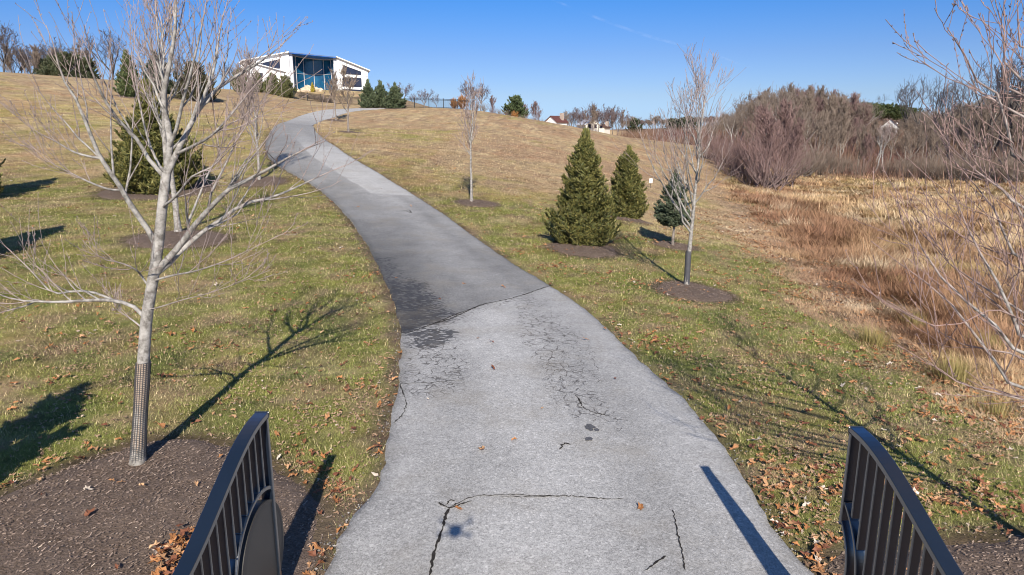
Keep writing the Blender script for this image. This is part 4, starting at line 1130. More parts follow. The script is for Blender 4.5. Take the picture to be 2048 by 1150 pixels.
def build_spruces():
    g = 'young spruces planted on the lawn'
    D0, D1 = (.058, .068, .022), (.190, .168, .050)
    p = at(315, 384); put_spruce('spruce_tree', 'broad yellow green spruce on the left lawn, largest of the spruces', 'spruce', G(p), spruce(41, hgt(p, 172), 4.5, D0, D1, prof=.85, nb=820, sh=60, slen=.23, sw=.036), group=g)
    p = at(1166, 488); put_spruce('spruce_tree', 'dense green spruce, larger of the pair right of the driveway', 'spruce', G(p), spruce(42, hgt(p, 268), 2.65, D0, D1, prof=.62, nb=680, sh=58, slen=.16, sw=.024), group=g)
    p = at(1253, 436); put_spruce('spruce_tree', 'dense green spruce, smaller and farther one of the right pair', 'spruce', G(p), spruce(43, hgt(p, 298), 2.1, D0, D1, prof=.55, nb=520, sh=52, slen=.15, sw=.026), group=g)
    p = at(1345, 492); put_spruce('spruce_tree', 'small blue green spruce with a bare lower stem', 'spruce', G(p), spruce(44, hgt(p, 346), 1.4, (.036, .054, .034), (.115, .132, .08), bottom=.36, prof=.75, nb=190, sh=46, slen=.15, sw=.026, lift=.2), group=g)
    FARC = ((.045, .068, .030), (.12, .135, .05))
    p = at(262, 194); put_spruce('spruce_tree', 'dark spruce on the left skyline beside the wide bare tree', 'spruce', G(p), spruce(45, hgt(p, 105), 3.4, *FARC, prof=.62, nb=330, sh=40, slen=.3, sw=.055), group=g)
    p = at(318, 186); put_spruce('spruce_tree', 'dark spruce half hidden behind the near maple on the skyline', 'spruce', G(p), spruce(46, hgt(p, 108), 4.2, (.022, .040, .024), (.06, .082, .04), prof=.6, nb=330, sh=40, slen=.32, sw=.06), group=g)
    p = at(392, 201); put_spruce('spruce_tree', 'wide brownish spruce on the skyline left of the house', 'spruce', G(p), spruce(47, hgt(p, 128), 5.6, (.045, .045, .026), (.10, .088, .045), prof=.5, nb=420, sh=40, slen=.3, sw=.06), group=g)
    BL = ((.040, .060, .034), (.11, .13, .065))
    for k, (px, py, top, lab) in enumerate(((738, 216, 163, 'leftmost of three blue green spruces by the right house wing'), (762, 216, 166, 'middle one of three blue green spruces by the house'), (791, 217, 170, 'rightmost of three blue green spruces, nearest the black fence'))):
        p = at(px, py); put_spruce('spruce_tree', lab, 'spruce', G(p), spruce(48 + k, hgt(p, top), 3.7, *BL, prof=.75, nb=170, sh=30, slen=.36, sw=.07, bottom=.05), group=g)
    # the evergreens left of the frame whose shadows fall into it
    def caster(px, py, H, W, lab, seed, nb=330):
        tip = at(px, py); b = tip[:2] - ANTI * H / math.tan(SUN_EL) * 1.02
        put_spruce('spruce_tree', lab, 'spruce', G(b), spruce(seed, H, W, D0, D1, prof=.6, nb=nb, sh=40, slen=.2, sw=.04), group=g)
    caster(122, 352, 4.8, 3.2, 'spruce left of the frame casting the upper lawn shadow', 61)
    caster(128, 452, 4.0, 2.6, 'spruce left of the frame casting the middle lawn shadow', 62)
    caster(172, 770, 3.4, 1.9, 'spruce left of the frame casting the shadow across the mulch corner', 63, 110)
    # evergreens by the house
    E0, E1 = (.058, .07, .03), (.145, .14, .055)
    for k, (px, py, top, W, lab) in enumerate(((484, 186, 140, 3.6, 'dark rounded evergreen left of the house wall'), (517, 186, 148, 3.0, 'evergreen shrub in front of the lower left house wing'), (546, 191, 150, 3.1, 'tall evergreen shrub in the middle of the left wing'), (573, 196, 156, 3.6, 'evergreen shrub at the foot of the glass wall, left'))):
        p = at(px, py); put_spruce('evergreen_shrub', lab, 'shrub', G(p), spruce(70 + k, hgt(p, top), W, E0, E1, prof=.42, nb=230, sh=34, slen=.34, sw=.075, lift=.6), group='clipped evergreens by the house')


# ------------------------------------------------------------------ woods
def build_woods():
    rng = RNG(9)

    def protos(fn, mat, names):
        out = []
        for i in range(names):
            out.append([a.mesh('bare_tree', mat) for a in fn(i)])
        return out
    H0 = 12.
    oldp = protos(lambda i: old_tree(200 + i, H0, .24, forks=4 + i % 3, rtip=.038, k=(7, 6, 4), fl=(.28, .4, .2, .34, .25)[i % 5]), M['forest'], 5)
    oldg = protos(lambda i: old_tree(220 + i, H0, .22, forks=4 + i % 3, rtip=.04, fl=(.3, .22, .36)[i % 3], k=(7, 5, 4)), M['grey'], 3)
    oldd = protos(lambda i: old_tree(210 + i, H0, .22, forks=4 + i % 3, rtip=.03, fl=(.25, .38, .3)[i % 3], k=(6, 5, 4)), M['dark'], 3)
    oldb = protos(lambda i: old_tree(215 + i, H0, .24, forks=3 + i % 2, rtip=.03, fl=(.42, .5)[i % 2], k=(5, 5, 3)), M['pale'], 2)
    tallp = protos(lambda i: old_tree(340 + i, H0, .19, forks=3 + i % 3, rtip=.026, fl=(.45, .38, .5)[i % 3], k=(5, 4, 3), up=.1), M['dark'], 3)
    small = protos(lambda i: bare_tree(240 + i, H0, .17, first=.22, nl=20, spread=.34, k2=7, k3=5, rtip=.034, wob=.09), M['forest'], 4)
    red = protos(lambda i: bare_tree(260 + i, H0, .15, first=.15, nl=22, spread=.40, k2=7, k3=5, rtip=.034, wob=.07), M['purple'], 3)
    bushR = [bush(280 + i, 6., 7.5, 30, .011).mesh('bush', M['purple']) for i in range(3)]
    bushB = [bush(290 + i, 5., 6., 30).mesh('bush', M['forest']) for i in range(3)]

    def put(name, label, cat, group, p, H, pr, base=H0, wx=1.):
        t = thing(name, label, cat, G(p, -.1), rng.uniform(0, 2 * PI), group); k = H / base; t.scale = (k * wx, k * wx, k)
        if isinstance(pr, (list, tuple)):
            for nm, me in zip(('trunk', 'crown'), pr): link(nm, me, t)
        else:
            link('stems', pr, t)
        return t

    def sky_y(px):
        return np.interp(px, [1395, 1430, 1470, 1500, 1540, 1590, 1640, 1700, 1745, 1800, 1850, 1900, 1950, 2048, 2200], [254, 238, 214, 192, 178, 172, 178, 192, 212, 226, 222, 216, 198, 172, 165])
    LW = 'bare brown tree packed in the wood beyond the reed meadow'; GW = 'bare trees of the wood beyond the meadow'
    n = 0
    for d, num in ((104, 20), (118, 30), (134, 38), (152, 42), (172, 42), (196, 42)):
        for i in range(num):
            px = 1415 + (2180 - 1415) * (i + rng.random()) / num; dd = d * rng.uniform(.94, 1.06)
            if px < 1500 and dd < 125: continue
            dx = lat(px, dd)
            p = np.array([dx, dd * 1.0]);
            if wood(p[0], p[1]) < -1: continue
            # let the low house between the trunks show
            if 1735 < px < 1812 and dd < 205 and (dd > 128 or rng.random() < .25): continue
            top = sky_y(px); yn = -(top - CY) / F
            zt = CAMH + p[1] * (yn * cp - sp) / (cp + yn * sp)
            H = (zt - float(gz(p[0], p[1]))) * (rng.uniform(.84, 1.06) if d > 125 else rng.uniform(.5, .85))
            
            H = np.clip(H, 4.2, 17)
            kind = rng.random(); pr = oldb[rng.integers(2)] if kind < .17 else oldp[rng.integers(5)] if kind < .5 else small[rng.integers(4)] if kind < .72 else red[rng.integers(3)] if px < 1760 else oldp[rng.integers(5)]
            put('bare_tree', LW, 'tree', GW, p, H, pr); n += 1
    # the taller, open crowned trees over the right of the wood
    for px, dd, top in ((1765, 235, 188), (1812, 140, 165), (1832, 128, 155), (1868, 132, 158), (1895, 118, 168), (1925, 125, 140), (1962, 112, 120), (1990, 108, 128), (2020, 104, 105), (2052, 100, 110), (2090, 98, 100)):
        dx = lat(px, dd); p = np.array([dx, dd]); yn = -(top - CY) / F
        H = CAMH + dd * (yn * cp - sp) / (cp + yn * sp) - float(gz(*p))
        put('tall_bare_tree', 'tall open crowned bare tree rising above the right end of the wood', 'tree', 'tall trees above the right wood', p, H, tallp[rng.integers(3)], wx=.85)
    # pale small tree at the meadow's edge
    p = at(1748, 350); put('pale_tree', 'pale small crooked tree at the meadow edge before the wood', 'tree', None, p, 7.2, protos(lambda i: old_tree(301, H0, .2, 3, .02, .45), M['bark'], 1)[0])
    # thickets
    p = at(1530, 380); put('red_twig_bush', 'big red twigged bush standing at the left corner of the meadow', 'bush', None, p, hgt(p, 262), bushR[0], 6., 1.15)
    for px, py, top in ((1530, 376, 224), (1572, 368, 250)):
        p = at(px, py); put('red_twig_tree', 'red twigged young tree growing up through the big bush at the meadow corner', 'tree', 'young red trees in the corner thicket', p, hgt(p, top), red[rng.integers(3)], wx=1.25)
    gB = 'bushes along the edge of the wood'
    for px, py, top, kind in ((1452, 335, 262, 0), (1480, 345, 258, 0), (1425, 320, 265, 0), (1500, 352, 265, 0), (1440, 325, 255, 0), (1465, 352, 290, 0), (1560, 372, 270, 0), (1500, 372, 310, 0)):
        p = at(px, py); put('red_twig_bush', 'purple red bush in the thicket left of the meadow', 'bush', gB, p, hgt(p, top), bushR[rng.integers(3)], 6., 1.1)
    for px, py, top in ((1605, 352, 285), (1640, 350, 300), (1665, 348, 300), (1690, 348, 305), (1720, 352, 318), (1785, 352, 312), (1815, 355, 305), (1850, 358, 318), (1880, 360, 300), (1910, 360, 312), (1945, 362, 305), (1980, 364, 300), (2015, 366, 308), (2045, 366, 300), (1625, 345, 270), (1760, 345, 325), (1835, 348, 300), (1900, 350, 295), (1960, 352, 290), (2030, 352, 285)):
        p = at(px, py); put('brown_bush', 'brown twiggy bush between the reed meadow and the tree trunks', 'bush', gB, p, hgt(p, top), bushB[rng.integers(3)], 5., 1.15)
    # evergreens deep in the wood by the half hidden house
    for k, (px, dd, top, base) in enumerate(((1735, 212, 212, 250), (1752, 214, 214, 250), (1772, 216, 216, 252), (1795, 213, 216, 252), (1820, 214, 222, 252))):
        p = np.array([lat(px, dd), dd]); yn = -(top - CY) / F; H = CAMH + dd * (yn * cp - sp) / (cp + yn * sp) - float(gz(*p))
        put_spruce('pine_tree', 'green pine crown above the half hidden house in the wood', 'pine', G(p), spruce(320 + k, H, 7.5, (.035, .055, .022), (.09, .105, .035), bottom=.4, prof=.4, nb=150, sh=30, slen=.5, sw=.12), group='pines over the hidden house')

    # left skyline
    gL = 'bare trees along the left skyline'
    for px, dd, top, kind in ((-30, 118, 30, 'o'), (5, 112, 52, 'o'), (22, 130, 92, 's'), (40, 128, 84, 'o'), (52, 135, 100, 's'), (70, 126, 92, 's'), (82, 140, 96, 's'), (98, 132, 88, 'o'), (112, 140, 100, 's'), (128, 142, 102, 's'), (148, 140, 92, 'o'), (165, 136, 88, 's'), (178, 142, 98, 's'), (300, 150, 118, 's'), (330, 150, 110, 's'), (355, 155, 120, 's'), (425, 150, 128, 's'), (445, 150, 140, 's'), (-60, 125, 70, 's'), (60, 150, 88, 'o'), (120, 150, 84, 'o'), (30, 150, 96, 'o'), (460, 150, 128, 'o'), (290, 150, 120, 'o')):
        p = np.array([lat(px, dd), dd]); yn = -(top - CY) / F; H = CAMH + dd * (yn * cp - sp) / (cp + yn * sp) - float(gz(*p))
        put('bare_tree', 'bare tree standing in the row along the left skyline', 'tree', gL, p, H, oldd[rng.integers(3)] if kind == 'o' else small[rng.integers(4)], wx=1.1)
    p = np.array([lat(222, 112.), 112.]); yn = -(58 - CY) / F
    put('wide_bare_tree', 'wide spreading bare tree alone on the left skyline', 'tree', None, p, CAMH + 112 * (yn * cp - sp) / (cp + yn * sp) - float(gz(*p)), protos(lambda i: old_tree(331, H0, .26, 6, .03, .14, .1), M['dark'], 1)[0], wx=1.2)
    for k, (px, dd, top) in enumerate(((108, 124, 122), (130, 122, 114), (152, 124, 120), (172, 125, 124), (95, 128, 126))):
        p = np.array([lat(px, dd), dd]); yn = -(top - CY) / F; H = CAMH + dd * (yn * cp - sp) / (cp + yn * sp) - float(gz(*p))
        put_spruce('cedar_tree', 'dark green cedar in the clump on the left skyline', 'cedar', G(p, -.2), spruce(340 + k, H + .4, 5.2, (.040, .055, .028), (.085, .085, .045), prof=.35, nb=170, sh=30, slen=.42, sw=.1), group='cedars on the left skyline')
    # garden trees right of the house and along the ridge
    for px, dd, top, lab, kind, wx in ((803, 132, 163, 'small bare garden tree just right of the three spruces', 'g', 1.3), (848, 117, 176, 'round headed bare tree by the black fence', 'g', 1.25), (872, 130, 188, 'little bare tree behind the end of the black fence', 'g', 1.), (828, 128, 185, 'lowest bare tree behind the black fence', 'g', 1.1),
                                    (935, 122, 163, 'tallest bare tree on the ridge behind the orange shrubs', 'g', 1.0), (962, 124, 166, 'bare tree on the ridge right of the tallest one', 'g', 1.0), (985, 126, 190, 'small bare tree lower down the ridge', 's', 1.), (1072, 150, 205, 'bare bushy tree at the right end of the ridge', 's', 1.2), (1052, 152, 210, 'bare tree between the pine and the far white house', 's', 1.1)):
        p = np.array([lat(px, dd), dd]); yn = -(top - CY) / F; H = CAMH + dd * (yn * cp - sp) / (cp + yn * sp) - float(gz(*p))
        put('garden_tree', lab, 'tree', 'bare trees along the ridge', p, H, oldg[rng.integers(3)] if kind == 'g' else red[rng.integers(3)], wx=wx)
    bo = [bush(350 + i, 3., 2.2, 40, .03, (7, 5)).mesh('bush', M['orange']) for i in range(2)]
    for k, (px, dd, top, lab) in enumerate(((908, 119, 196, 'left of two orange brown shrubs at the end of the fence'), (925, 119, 190, 'right of two orange brown shrubs at the end of the fence'), (1028, 135, 222, 'small yellow orange shrub below the far pine'))):
        p = np.array([lat(px, dd), dd]); yn = -(top - CY) / F; H = CAMH + dd * (yn * cp - sp) / (cp + yn * sp) - float(gz(*p))
        put('orange_shrub', lab, 'shrub', None, p, H, bo[k % 2], 3., 1.)
    for k, (px, dd, top) in enumerate(((1000, 128, 216), (1012, 130, 218), (1045, 135, 226), (1062, 138, 230), (1080, 142, 235), (985, 125, 215), (968, 120, 212), (1094, 150, 238), (950, 119, 208))):
        p = np.array([lat(px, dd), dd]); yn = -(top - CY) / F; H = CAMH + dd * (yn * cp - sp) / (cp + yn * sp) - float(gz(*p))
        put('brown_bush', 'red brown bush in the hedge behind the ridge', 'bush', 'hedge bushes behind the ridge', p, max(H, 1.6), bushR[k % 3] if k % 2 else bushB[k % 3], 6. if k % 2 else 5., 1.)
    p = np.array([lat(1030, 150.), 150.]); yn = -(196 - CY) / F; H = CAMH + 150 * (yn * cp - sp) / (cp + yn * sp) - float(gz(*p))
    put_spruce('pine_tree', 'round topped green pine behind the ridge', 'pine', G(p), spruce(360, H, 5.4, (.04, .062, .026), (.09, .115, .05), bottom=.3, prof=.4, nb=190, sh=30, slen=.45, sw=.11))
    # centre distance
    gC = 'bare trees round the far houses'
    for px, dd, top, kind in ((1142, 260, 214, 'g'), (1150, 262, 220, 'g'), (1162, 222, 216, 'g'), (1186, 224, 212, 's'), (1197, 226, 214, 'g'), (1178, 264, 212, 'g'), (1192, 262, 208, 'g'), (1204, 262, 206, 'g'), (1216, 262, 212, 'g'), (1236, 258, 212, 'g'), (1225, 270, 220, 's'), (1246, 270, 222, 's'), (1258, 300, 238, 's'), (1135, 255, 226, 's'), (1170, 275, 222, 's')):
        p = np.array([lat(px, dd), dd]); yn = -(top - CY) / F; H = CAMH + dd * (yn * cp - sp) / (cp + yn * sp) - float(gz(*p))
        put('bare_tree', 'bare grey tree standing round the far white houses', 'tree', gC, p, H, oldg[rng.integers(3)] if kind == 'g' else small[rng.integers(4)], wx=.95)
    for i in range(46):
        px = 1245 + (1470 - 1245) * (i + rng.random()) / 46; dd = rng.uniform(330, 400); top = rng.uniform(230, 254)
        p = np.array([lat(px, dd), dd]); yn = -(top - CY) / F; H = CAMH + dd * (yn * cp - sp) / (cp + yn * sp) - float(gz(*p))
        put('bare_tree', 'bare tree in the low far row behind the tan field', 'tree', 'far row of trees behind the tan field', p, max(H, 5), (oldp if i % 3 else oldg)[i % 3], wx=rng.uniform(1.2, 2.1))
    for k, (px, dd, top, lab) in enumerate(((1270, 300, 240, 'dark evergreen right of the far cream house'), (1362, 300, 240, 'left dark evergreen by the far low shed'), (1378, 300, 236, 'right dark evergreen by the far low shed'), (1345, 320, 252, 'low dark evergreen at the tan field'))):
        p = np.array([lat(px, dd), dd]); yn = -(top - CY) / F; H = CAMH + dd * (yn * cp - sp) / (cp + yn * sp) - float(gz(*p))
        put_spruce('evergreen_tree', lab, 'evergreen', G(p), spruce(370 + k, max(H, 4), 7.5, (.025, .038, .022), (.06, .065, .035), prof=.45, nb=120, sh=24, slen=.7, sw=.2))


# ------------------------------------------------------------------ house on the hill
def m_obj(name, acc, mat, parent, smooth=False):
    return link(name, acc.mesh(name, mat, smooth), parent)


def build_house():
    o = P3(630, 181, 141.); z0 = 12.2
    az = math.atan2(o[0], o[1]); sx = 141 / F * .985
    h = thing('modern_house', 'modern white house with a tall curved teal glass wall, on the hilltop', 'house', (o[0], o[1], o[2]), -az)
    X = lambda px: (px - 630) * sx
    Z = lambda py: (181 - py) * sx
    DP = 11.

    def wing(name, poly, y0, y1, mat=M['white']):
        a = Acc(); prism(a, [(X(p[0]), Z(p[1])) for p in poly], y0, y1); return m_obj(name, a, mat, h)
    B = 200  # row well under the ground line
    wl = wing('left_wing', [(583.5, B), (500, B), (500, 127), (583.5, 109.5)], 0, DP)
    wr = wing('right_wing', [(737, B), (676, B), (676, 116), (737, 139.5)], 0, DP)
    ann = wing('side_annex', [(574, B), (497, B), (497, 135), (504, 131), (574, 149.5)], -4.5, -.02)
    # roof fascias, proud of the walls

    def fascia(name, p, q, t, y0, y1):
        a = Acc(); prism(a, [(X(p[0]), Z(p[1])), (X(p[0]), Z(p[1] - t)), (X(q[0]), Z(q[1] - t)), (X(q[0]), Z(q[1]))], y0, y1); return m_obj(name, a, M['white'], h)
    fascia('roof_edge', (498, 127.2), (584.5, 109.2), 1.9, -.7, DP + .4); fascia('roof_edge', (675, 115.6), (741.5, 141), 1.9, -.7, DP + .4)
    fascia('roof_edge', (502, 130.6), (577, 150), 1.7, -5.1, -.71); fascia('roof_edge', (494, 136.4), (501.9, 130.6), 1.7, -5.1, -.71)
    # centre roof slab with blue soffit, straight front edge
    a = Acc(); prism(a, [(X(584.6), Z(109.6)), (X(584.6), Z(108.7)), (X(674.9), Z(115.3)), (X(674.9), Z(116.2))], -.6, DP + .3); rf = m_obj('roof', a, M['roof'], h)
    a = Acc(); prism(a, [(X(584.8), Z(110.3)), (X(584.8), Z(109.65)), (X(674.8), Z(116.25)), (X(674.8), Z(116.9))], -.55, DP); m_obj('soffit', a, M['soffit'], rf)
    # concave glass wall
    xl, xr = X(590), X(670); n = 6; R = 6.6
    th = np.linspace(0, PI, 25); cx = (xl + xr) / 2; hw = (xr - xl) / 2
    gx = cx - hw * np.cos(th); gy = .8 + 4.4 * np.sin(th)
    tops = np.interp(gx, [X(584.6), X(674.9)], [Z(110.4), Z(117.0)]) - .02; bot = Z(186)
    a = Acc(); V = np.r_[np.c_[gx, gy, np.full(25, bot)], np.c_[gx, gy, tops]]; i = np.arange(24)
    a.add(V, np.stack([i, i + 1, 26 + i, 25 + i], 1)); gl = m_obj('glass_wall', a, M['glass'], h, True)
    for k in (1, 4, 8, 12, 16, 20, 23):
        a = Acc(); box(a, gx[k] - .055, gx[k] + .055, gy[k] - .18, gy[k] - .02, bot, tops[k]); m_obj('mullion', a, M['trim'], gl)
    a = Acc(); tubes(a, np.c_[gx, gy - .12, tops - .10], np.full(25, .11), 6); m_obj('head_rail', a, M['trim'], gl)
    a = Acc(); tubes(a, np.c_[gx, gy - .06, np.full(25, Z(146))], np.full(25, .05), 6); m_obj('reflection_band', a, M['trim'], gl)  # pale bar added across the glass for its whitish reflection
    # the pale cheeks between wings and glass
    for nm, (x0, x1, tp) in (('left', (583.6, 590.4, 110.5)), ('right', (669.6, 675.9, 116.9))):
        a = Acc(); box(a, X(x0) + .01, X(x1), .3, .78 + .2, bot, Z(tp)); m_obj('corner_column', a, M['trim'], h)

    def window(poly, y, parent, bars=0):
        a = Acc(); prism(a, [(X(p[0]), Z(p[1])) for p in poly], y - .06, y + .05); f = m_obj('window', a, M['darkglass'], parent)
        x0 = min(p[0] for p in poly); x1 = max(p[0] for p in poly); zt = min(p[1] for p in poly); zb = max(p[1] for p in poly)
        a = Acc()
        for i in range(len(poly)):
            p = np.array(poly[i]); q = np.array(poly[(i + 1) % len(poly)])
            tubes(a, [(X(p[0]), y - .07, Z(p[1])), (X((p[0] + q[0]) / 2), y - .07, Z((p[1] + q[1]) / 2)), (X(q[0]), y - .07, Z(q[1]))], np.full(3, .055), 4)
        for b in range(1, bars + 1):
            xb = x0 + (x1 - x0) * b / (bars + 1)
            tp = zt if len(poly) == 4 and poly[0][1] == poly[1][1] else np.interp(xb, [poly[0][0], poly[1][0]], [poly[0][1], poly[1][1]])
            tubes(a, [(X(xb), y - .08, Z(zb)), (X(xb), y - .08, Z((zb + tp) / 2)), (X(xb), y - .08, Z(tp))], np.full(3, .05), 4)
        m_obj('window_frame', a, M['darkglass'], f)
    window([(527, 132), (565, 122.5), (565, 139.5), (546, 139.5)], 0, wl, 1)
    window([(687.4, 130.5), (723, 142.5), (723, 148.5), (687.4, 147.2)], 0, wr, 2)
    window([(686.5, 154.5), (723, 155.5), (723, 172.5), (686.5, 171.5)], 0, wr, 2)
    window([(686.5, 177.5), (722, 178.5), (722, 183.5), (686.5, 183.5)], 0, wr, 1)
    window([(527.5, 153), (535, 153), (535, 161.5), (527.5, 161.5)], -4.5, ann, 0)
    a = Acc(); box(a, X(733.2), X(736), -.25, -.02, Z(151), Z(150)); m_obj('wall_lamp', a, M['trim'], wr)
    # sandstone boulders and the golden arborvitae before the glass
    rng = RNG(15); fx = np.array([math.cos(az), -math.sin(az)]); fy = np.array([math.sin(az), math.cos(az)])

    def rock(px, w_, hh, dy, lab):
        q = o[:2] + fx * X(px) + fy * dy; a = Acc(); u, v = np.meshgrid(np.linspace(0, 2 * PI, 13)[:-1], np.linspace(0, PI, 8)); s = .72 + .5 * vnoise(u * 1.6 + px, v * 2.2, 7)
        V = np.stack([np.sin(v) * np.cos(u) * w_ * s, np.sin(v) * np.sin(u) * w_ * .8 * s, np.cos(v) * hh * s], -1).reshape(-1, 3)
        idx = np.arange(8 * 12).reshape(8, 12); f = np.stack([idx[:-1], np.roll(idx, -1, 1)[:-1], np.roll(idx, -1, 1)[1:], idx[1:]], -1).reshape(-1, 4)
        a.add(V, f[:, ::-1]); r = link('boulder', a.mesh('boulder', M['rock'], False), None, (q[0], q[1], float(gz(*q)) + hh * .35))
        tag(r, lab, 'boulder', 'sandstone boulders before the glass wall')
    for k, (px, w_, hh, dy, lab) in enumerate(((597, .5, .4, -1.2, 'leftmost small boulder below the glass wall'), (607, .65, .55, -1., 'pale boulder left of the tallest boulder'), (615, 1.0, .9, -.8, 'tallest pale boulder before the glass wall'), (622, .7, .6, -1.4, 'pale boulder left beside the golden shrub'), (633, 1.0, .65, -1., 'long pale boulder right beside the golden shrub'), (641, .6, .55, -1.2, 'rightmost pale boulder before the glass wall'))):
        rock(px, w_, hh, dy, lab)
    q = o[:2] + fx * X(625.5) + fy * -2.2
    put_spruce('golden_shrub', 'small golden conical shrub before the glass wall', 'shrub', G(q), spruce(90, 1.75, .75, (.22, .17, .02), (.42, .33, .05), prof=.6, nb=90, sh=26, slen=.2, sw=.06, lift=.9))
    # low shrubs along the fence foot
    bs = bush(95, 1., 1.3, 24, .02, (5, 3)).mesh('bush', M['forest'])
    for px, py in ((617, 199), (628, 201), (640, 203), (650, 205), (604, 197), (661, 206)):
        p = at(px, py); t = thing('low_shrub', 'low dark shrub in the row at the foot of the house fence', 'shrub', G(p), rng.uniform(0, 6), 'low shrubs along the house fence'); link('stems', bs, t); t.scale = (1.2, 1.2, .9)


def build_fence():
    def run(name, label, pts, d, hh, drop=0.):
        f = thing(name, label, 'fence', (0, 0, 0)); P_ = []
        for (px, py) in pts:
            p = np.array([(px - CX) / F * d, d]); r = ray(px, py); t = d / r[1]; P_.append((r[0] * t, d))
        P_ = np.array(P_); q = resample(np.c_[P_, P_[:, 0] * 0], 200)[:, :2]
        L = np.concatenate([[0], np.cumsum(np.linalg.norm(np.diff(q, axis=0), axis=1))])
        rails = Acc(); pick = Acc()
        S = np.arange(0, L[-1], 2.4); pp = np.stack([np.interp(S, L, q[:, k]) for k in (0, 1)], 1); z = gz(pp[:, 0], pp[:, 1])
        for (x, y), zz in zip(pp, z):
            a = Acc(); box(a, x - .045, x + .045, y - .045, y + .045, zz - .1, zz + hh + .1); m_obj('post', a, M['fence'], f)
        for k in (.12, hh - .22, hh - .05):
            tubes(rails, np.c_[pp, z + k], np.full(len(pp), .03), 4, tw=np.zeros(len(pp)))
        m_obj('rail', rails, M['fence'], f)
        S = np.arange(0, L[-1], .13); s2 = np.stack([np.interp(S, L, q[:, k]) for k in (0, 1)], 1); zz = np.interp(S, np.arange(len(z)) * 2.4, z)
        tubes(pick, np.stack([np.c_[s2, zz + .06], np.c_[s2, zz + hh * .5], np.c_[s2, zz + hh]], 1), np.full((len(S), 3), .021), 3, tw=np.zeros((len(S), 3)))
        m_obj('picket_panel', pick, M['fence'], f)
    run('metal_fence', 'black metal picket fence on the bank below the house', [(588, 195), (640, 203), (680, 206), (735, 207)], 126., 1.35)
    run('metal_fence', 'black metal picket fence running down the ridge right of the spruces', [(800, 205), (840, 208), (880, 212), (912, 217), (950, 222)], 117.5, 1.5)


def gable_house(name, label, px, py, d, W, D, hw, hr, wall, roof, rz=0., chim=True, base=0., dormer=False):
    p = np.array([lat(px, d), d]); r = ray(px, py); z = CAMH + d / r[1] * r[2]
    t = thing(name, label, 'house', (p[0], p[1], z), rz)
    a = Acc(); prism(a, [(-W / 2, -4), (W / 2, -4), (W / 2, hw), (0, hr), (-W / 2, hw)], -D / 2, D / 2); wl = m_obj('wall', a, wall, t)
    a = Acc(); k = .45; m_ = hr / 1.; sl = (hr - hw) / (W / 2)
    prism(a, [(-W / 2 - k, hw - k * sl + .02), (0, hr + .03), (W / 2 + k, hw - k * sl + .02), (W / 2 + k, hw - k * sl + .25), (0, hr + .28), (-W / 2 - k, hw - k * sl + .25)], -D / 2 - .35, D / 2 + .35); rf = m_obj('roof', a, roof, t)
    if chim:
        a = Acc(); box(a, W * .22, W * .22 + 1., D * .1, D * .1 + 1., hw, hr + 1.1); m_obj('chimney', a, M['brick'], rf)
    if dormer:
        for dx in (-D * .22, D * .25):
            a = Acc(); V = Acc(); box(a, W * .18, W * .42, dx - .9, dx + .9, hw + .2, hr - .9); m_obj('dormer', a, wall, rf)
    for sx_, zz in ((-.22, 1.2), (.22, 1.2), (-.2, 3.8), (.2, 3.8)):
        if zz + 1.3 > hw + 1: continue
        a = Acc(); box(a, W * sx_ - .5, W * sx_ + .5, -D / 2 - .04, -D / 2 + .02, zz, zz + 1.3); m_obj('window', a, M['darkglass'], wl)
    for yy in (-.25, .05, .3):
        for zz in (1.2, 3.8):
            if zz + 1.3 > hw: continue
            a = Acc(); box(a, W / 2 - .02, W / 2 + .04, D * yy - .5, D * yy + .5, zz, zz + 1.3); m_obj('window', a, M['darkglass'], wl)
    return t


def build_far_houses():
    gable_house('far_house', 'distant white house with dark red roof where the ridge dips', 1112, 252, 225, 4.6, 5.2, 1.3, 2.9, M['white'], M['shingle'], math.radians(-42))
    gable_house('far_house', 'distant cream house among grey trees behind the spruce tip', 1176, 264, 235, 4.9, 6.5, 2.4, 3.8, M['cream'], M['trim'], math.radians(20), False)
    gable_house('far_house', 'distant small tan house right beside the cream one', 1203, 264, 240, 4.2, 5., 1.5, 2.5, M['cream'], M['brownroof'], math.radians(-30))
    gable_house('far_house', 'far low white shed behind the sleeved young tree', 1390, 274, 290, 14., 7., 1.6, 3.2, M['white'], M['trim'], math.radians(80), False)
    gable_house('wood_house', 'white house with brown roof half hidden in the wood', 1779, 276, 190, 4.2, 6.2, 3.0, 4.9, M['white'], M['brownroof'], math.radians(-28), False, dormer=True)


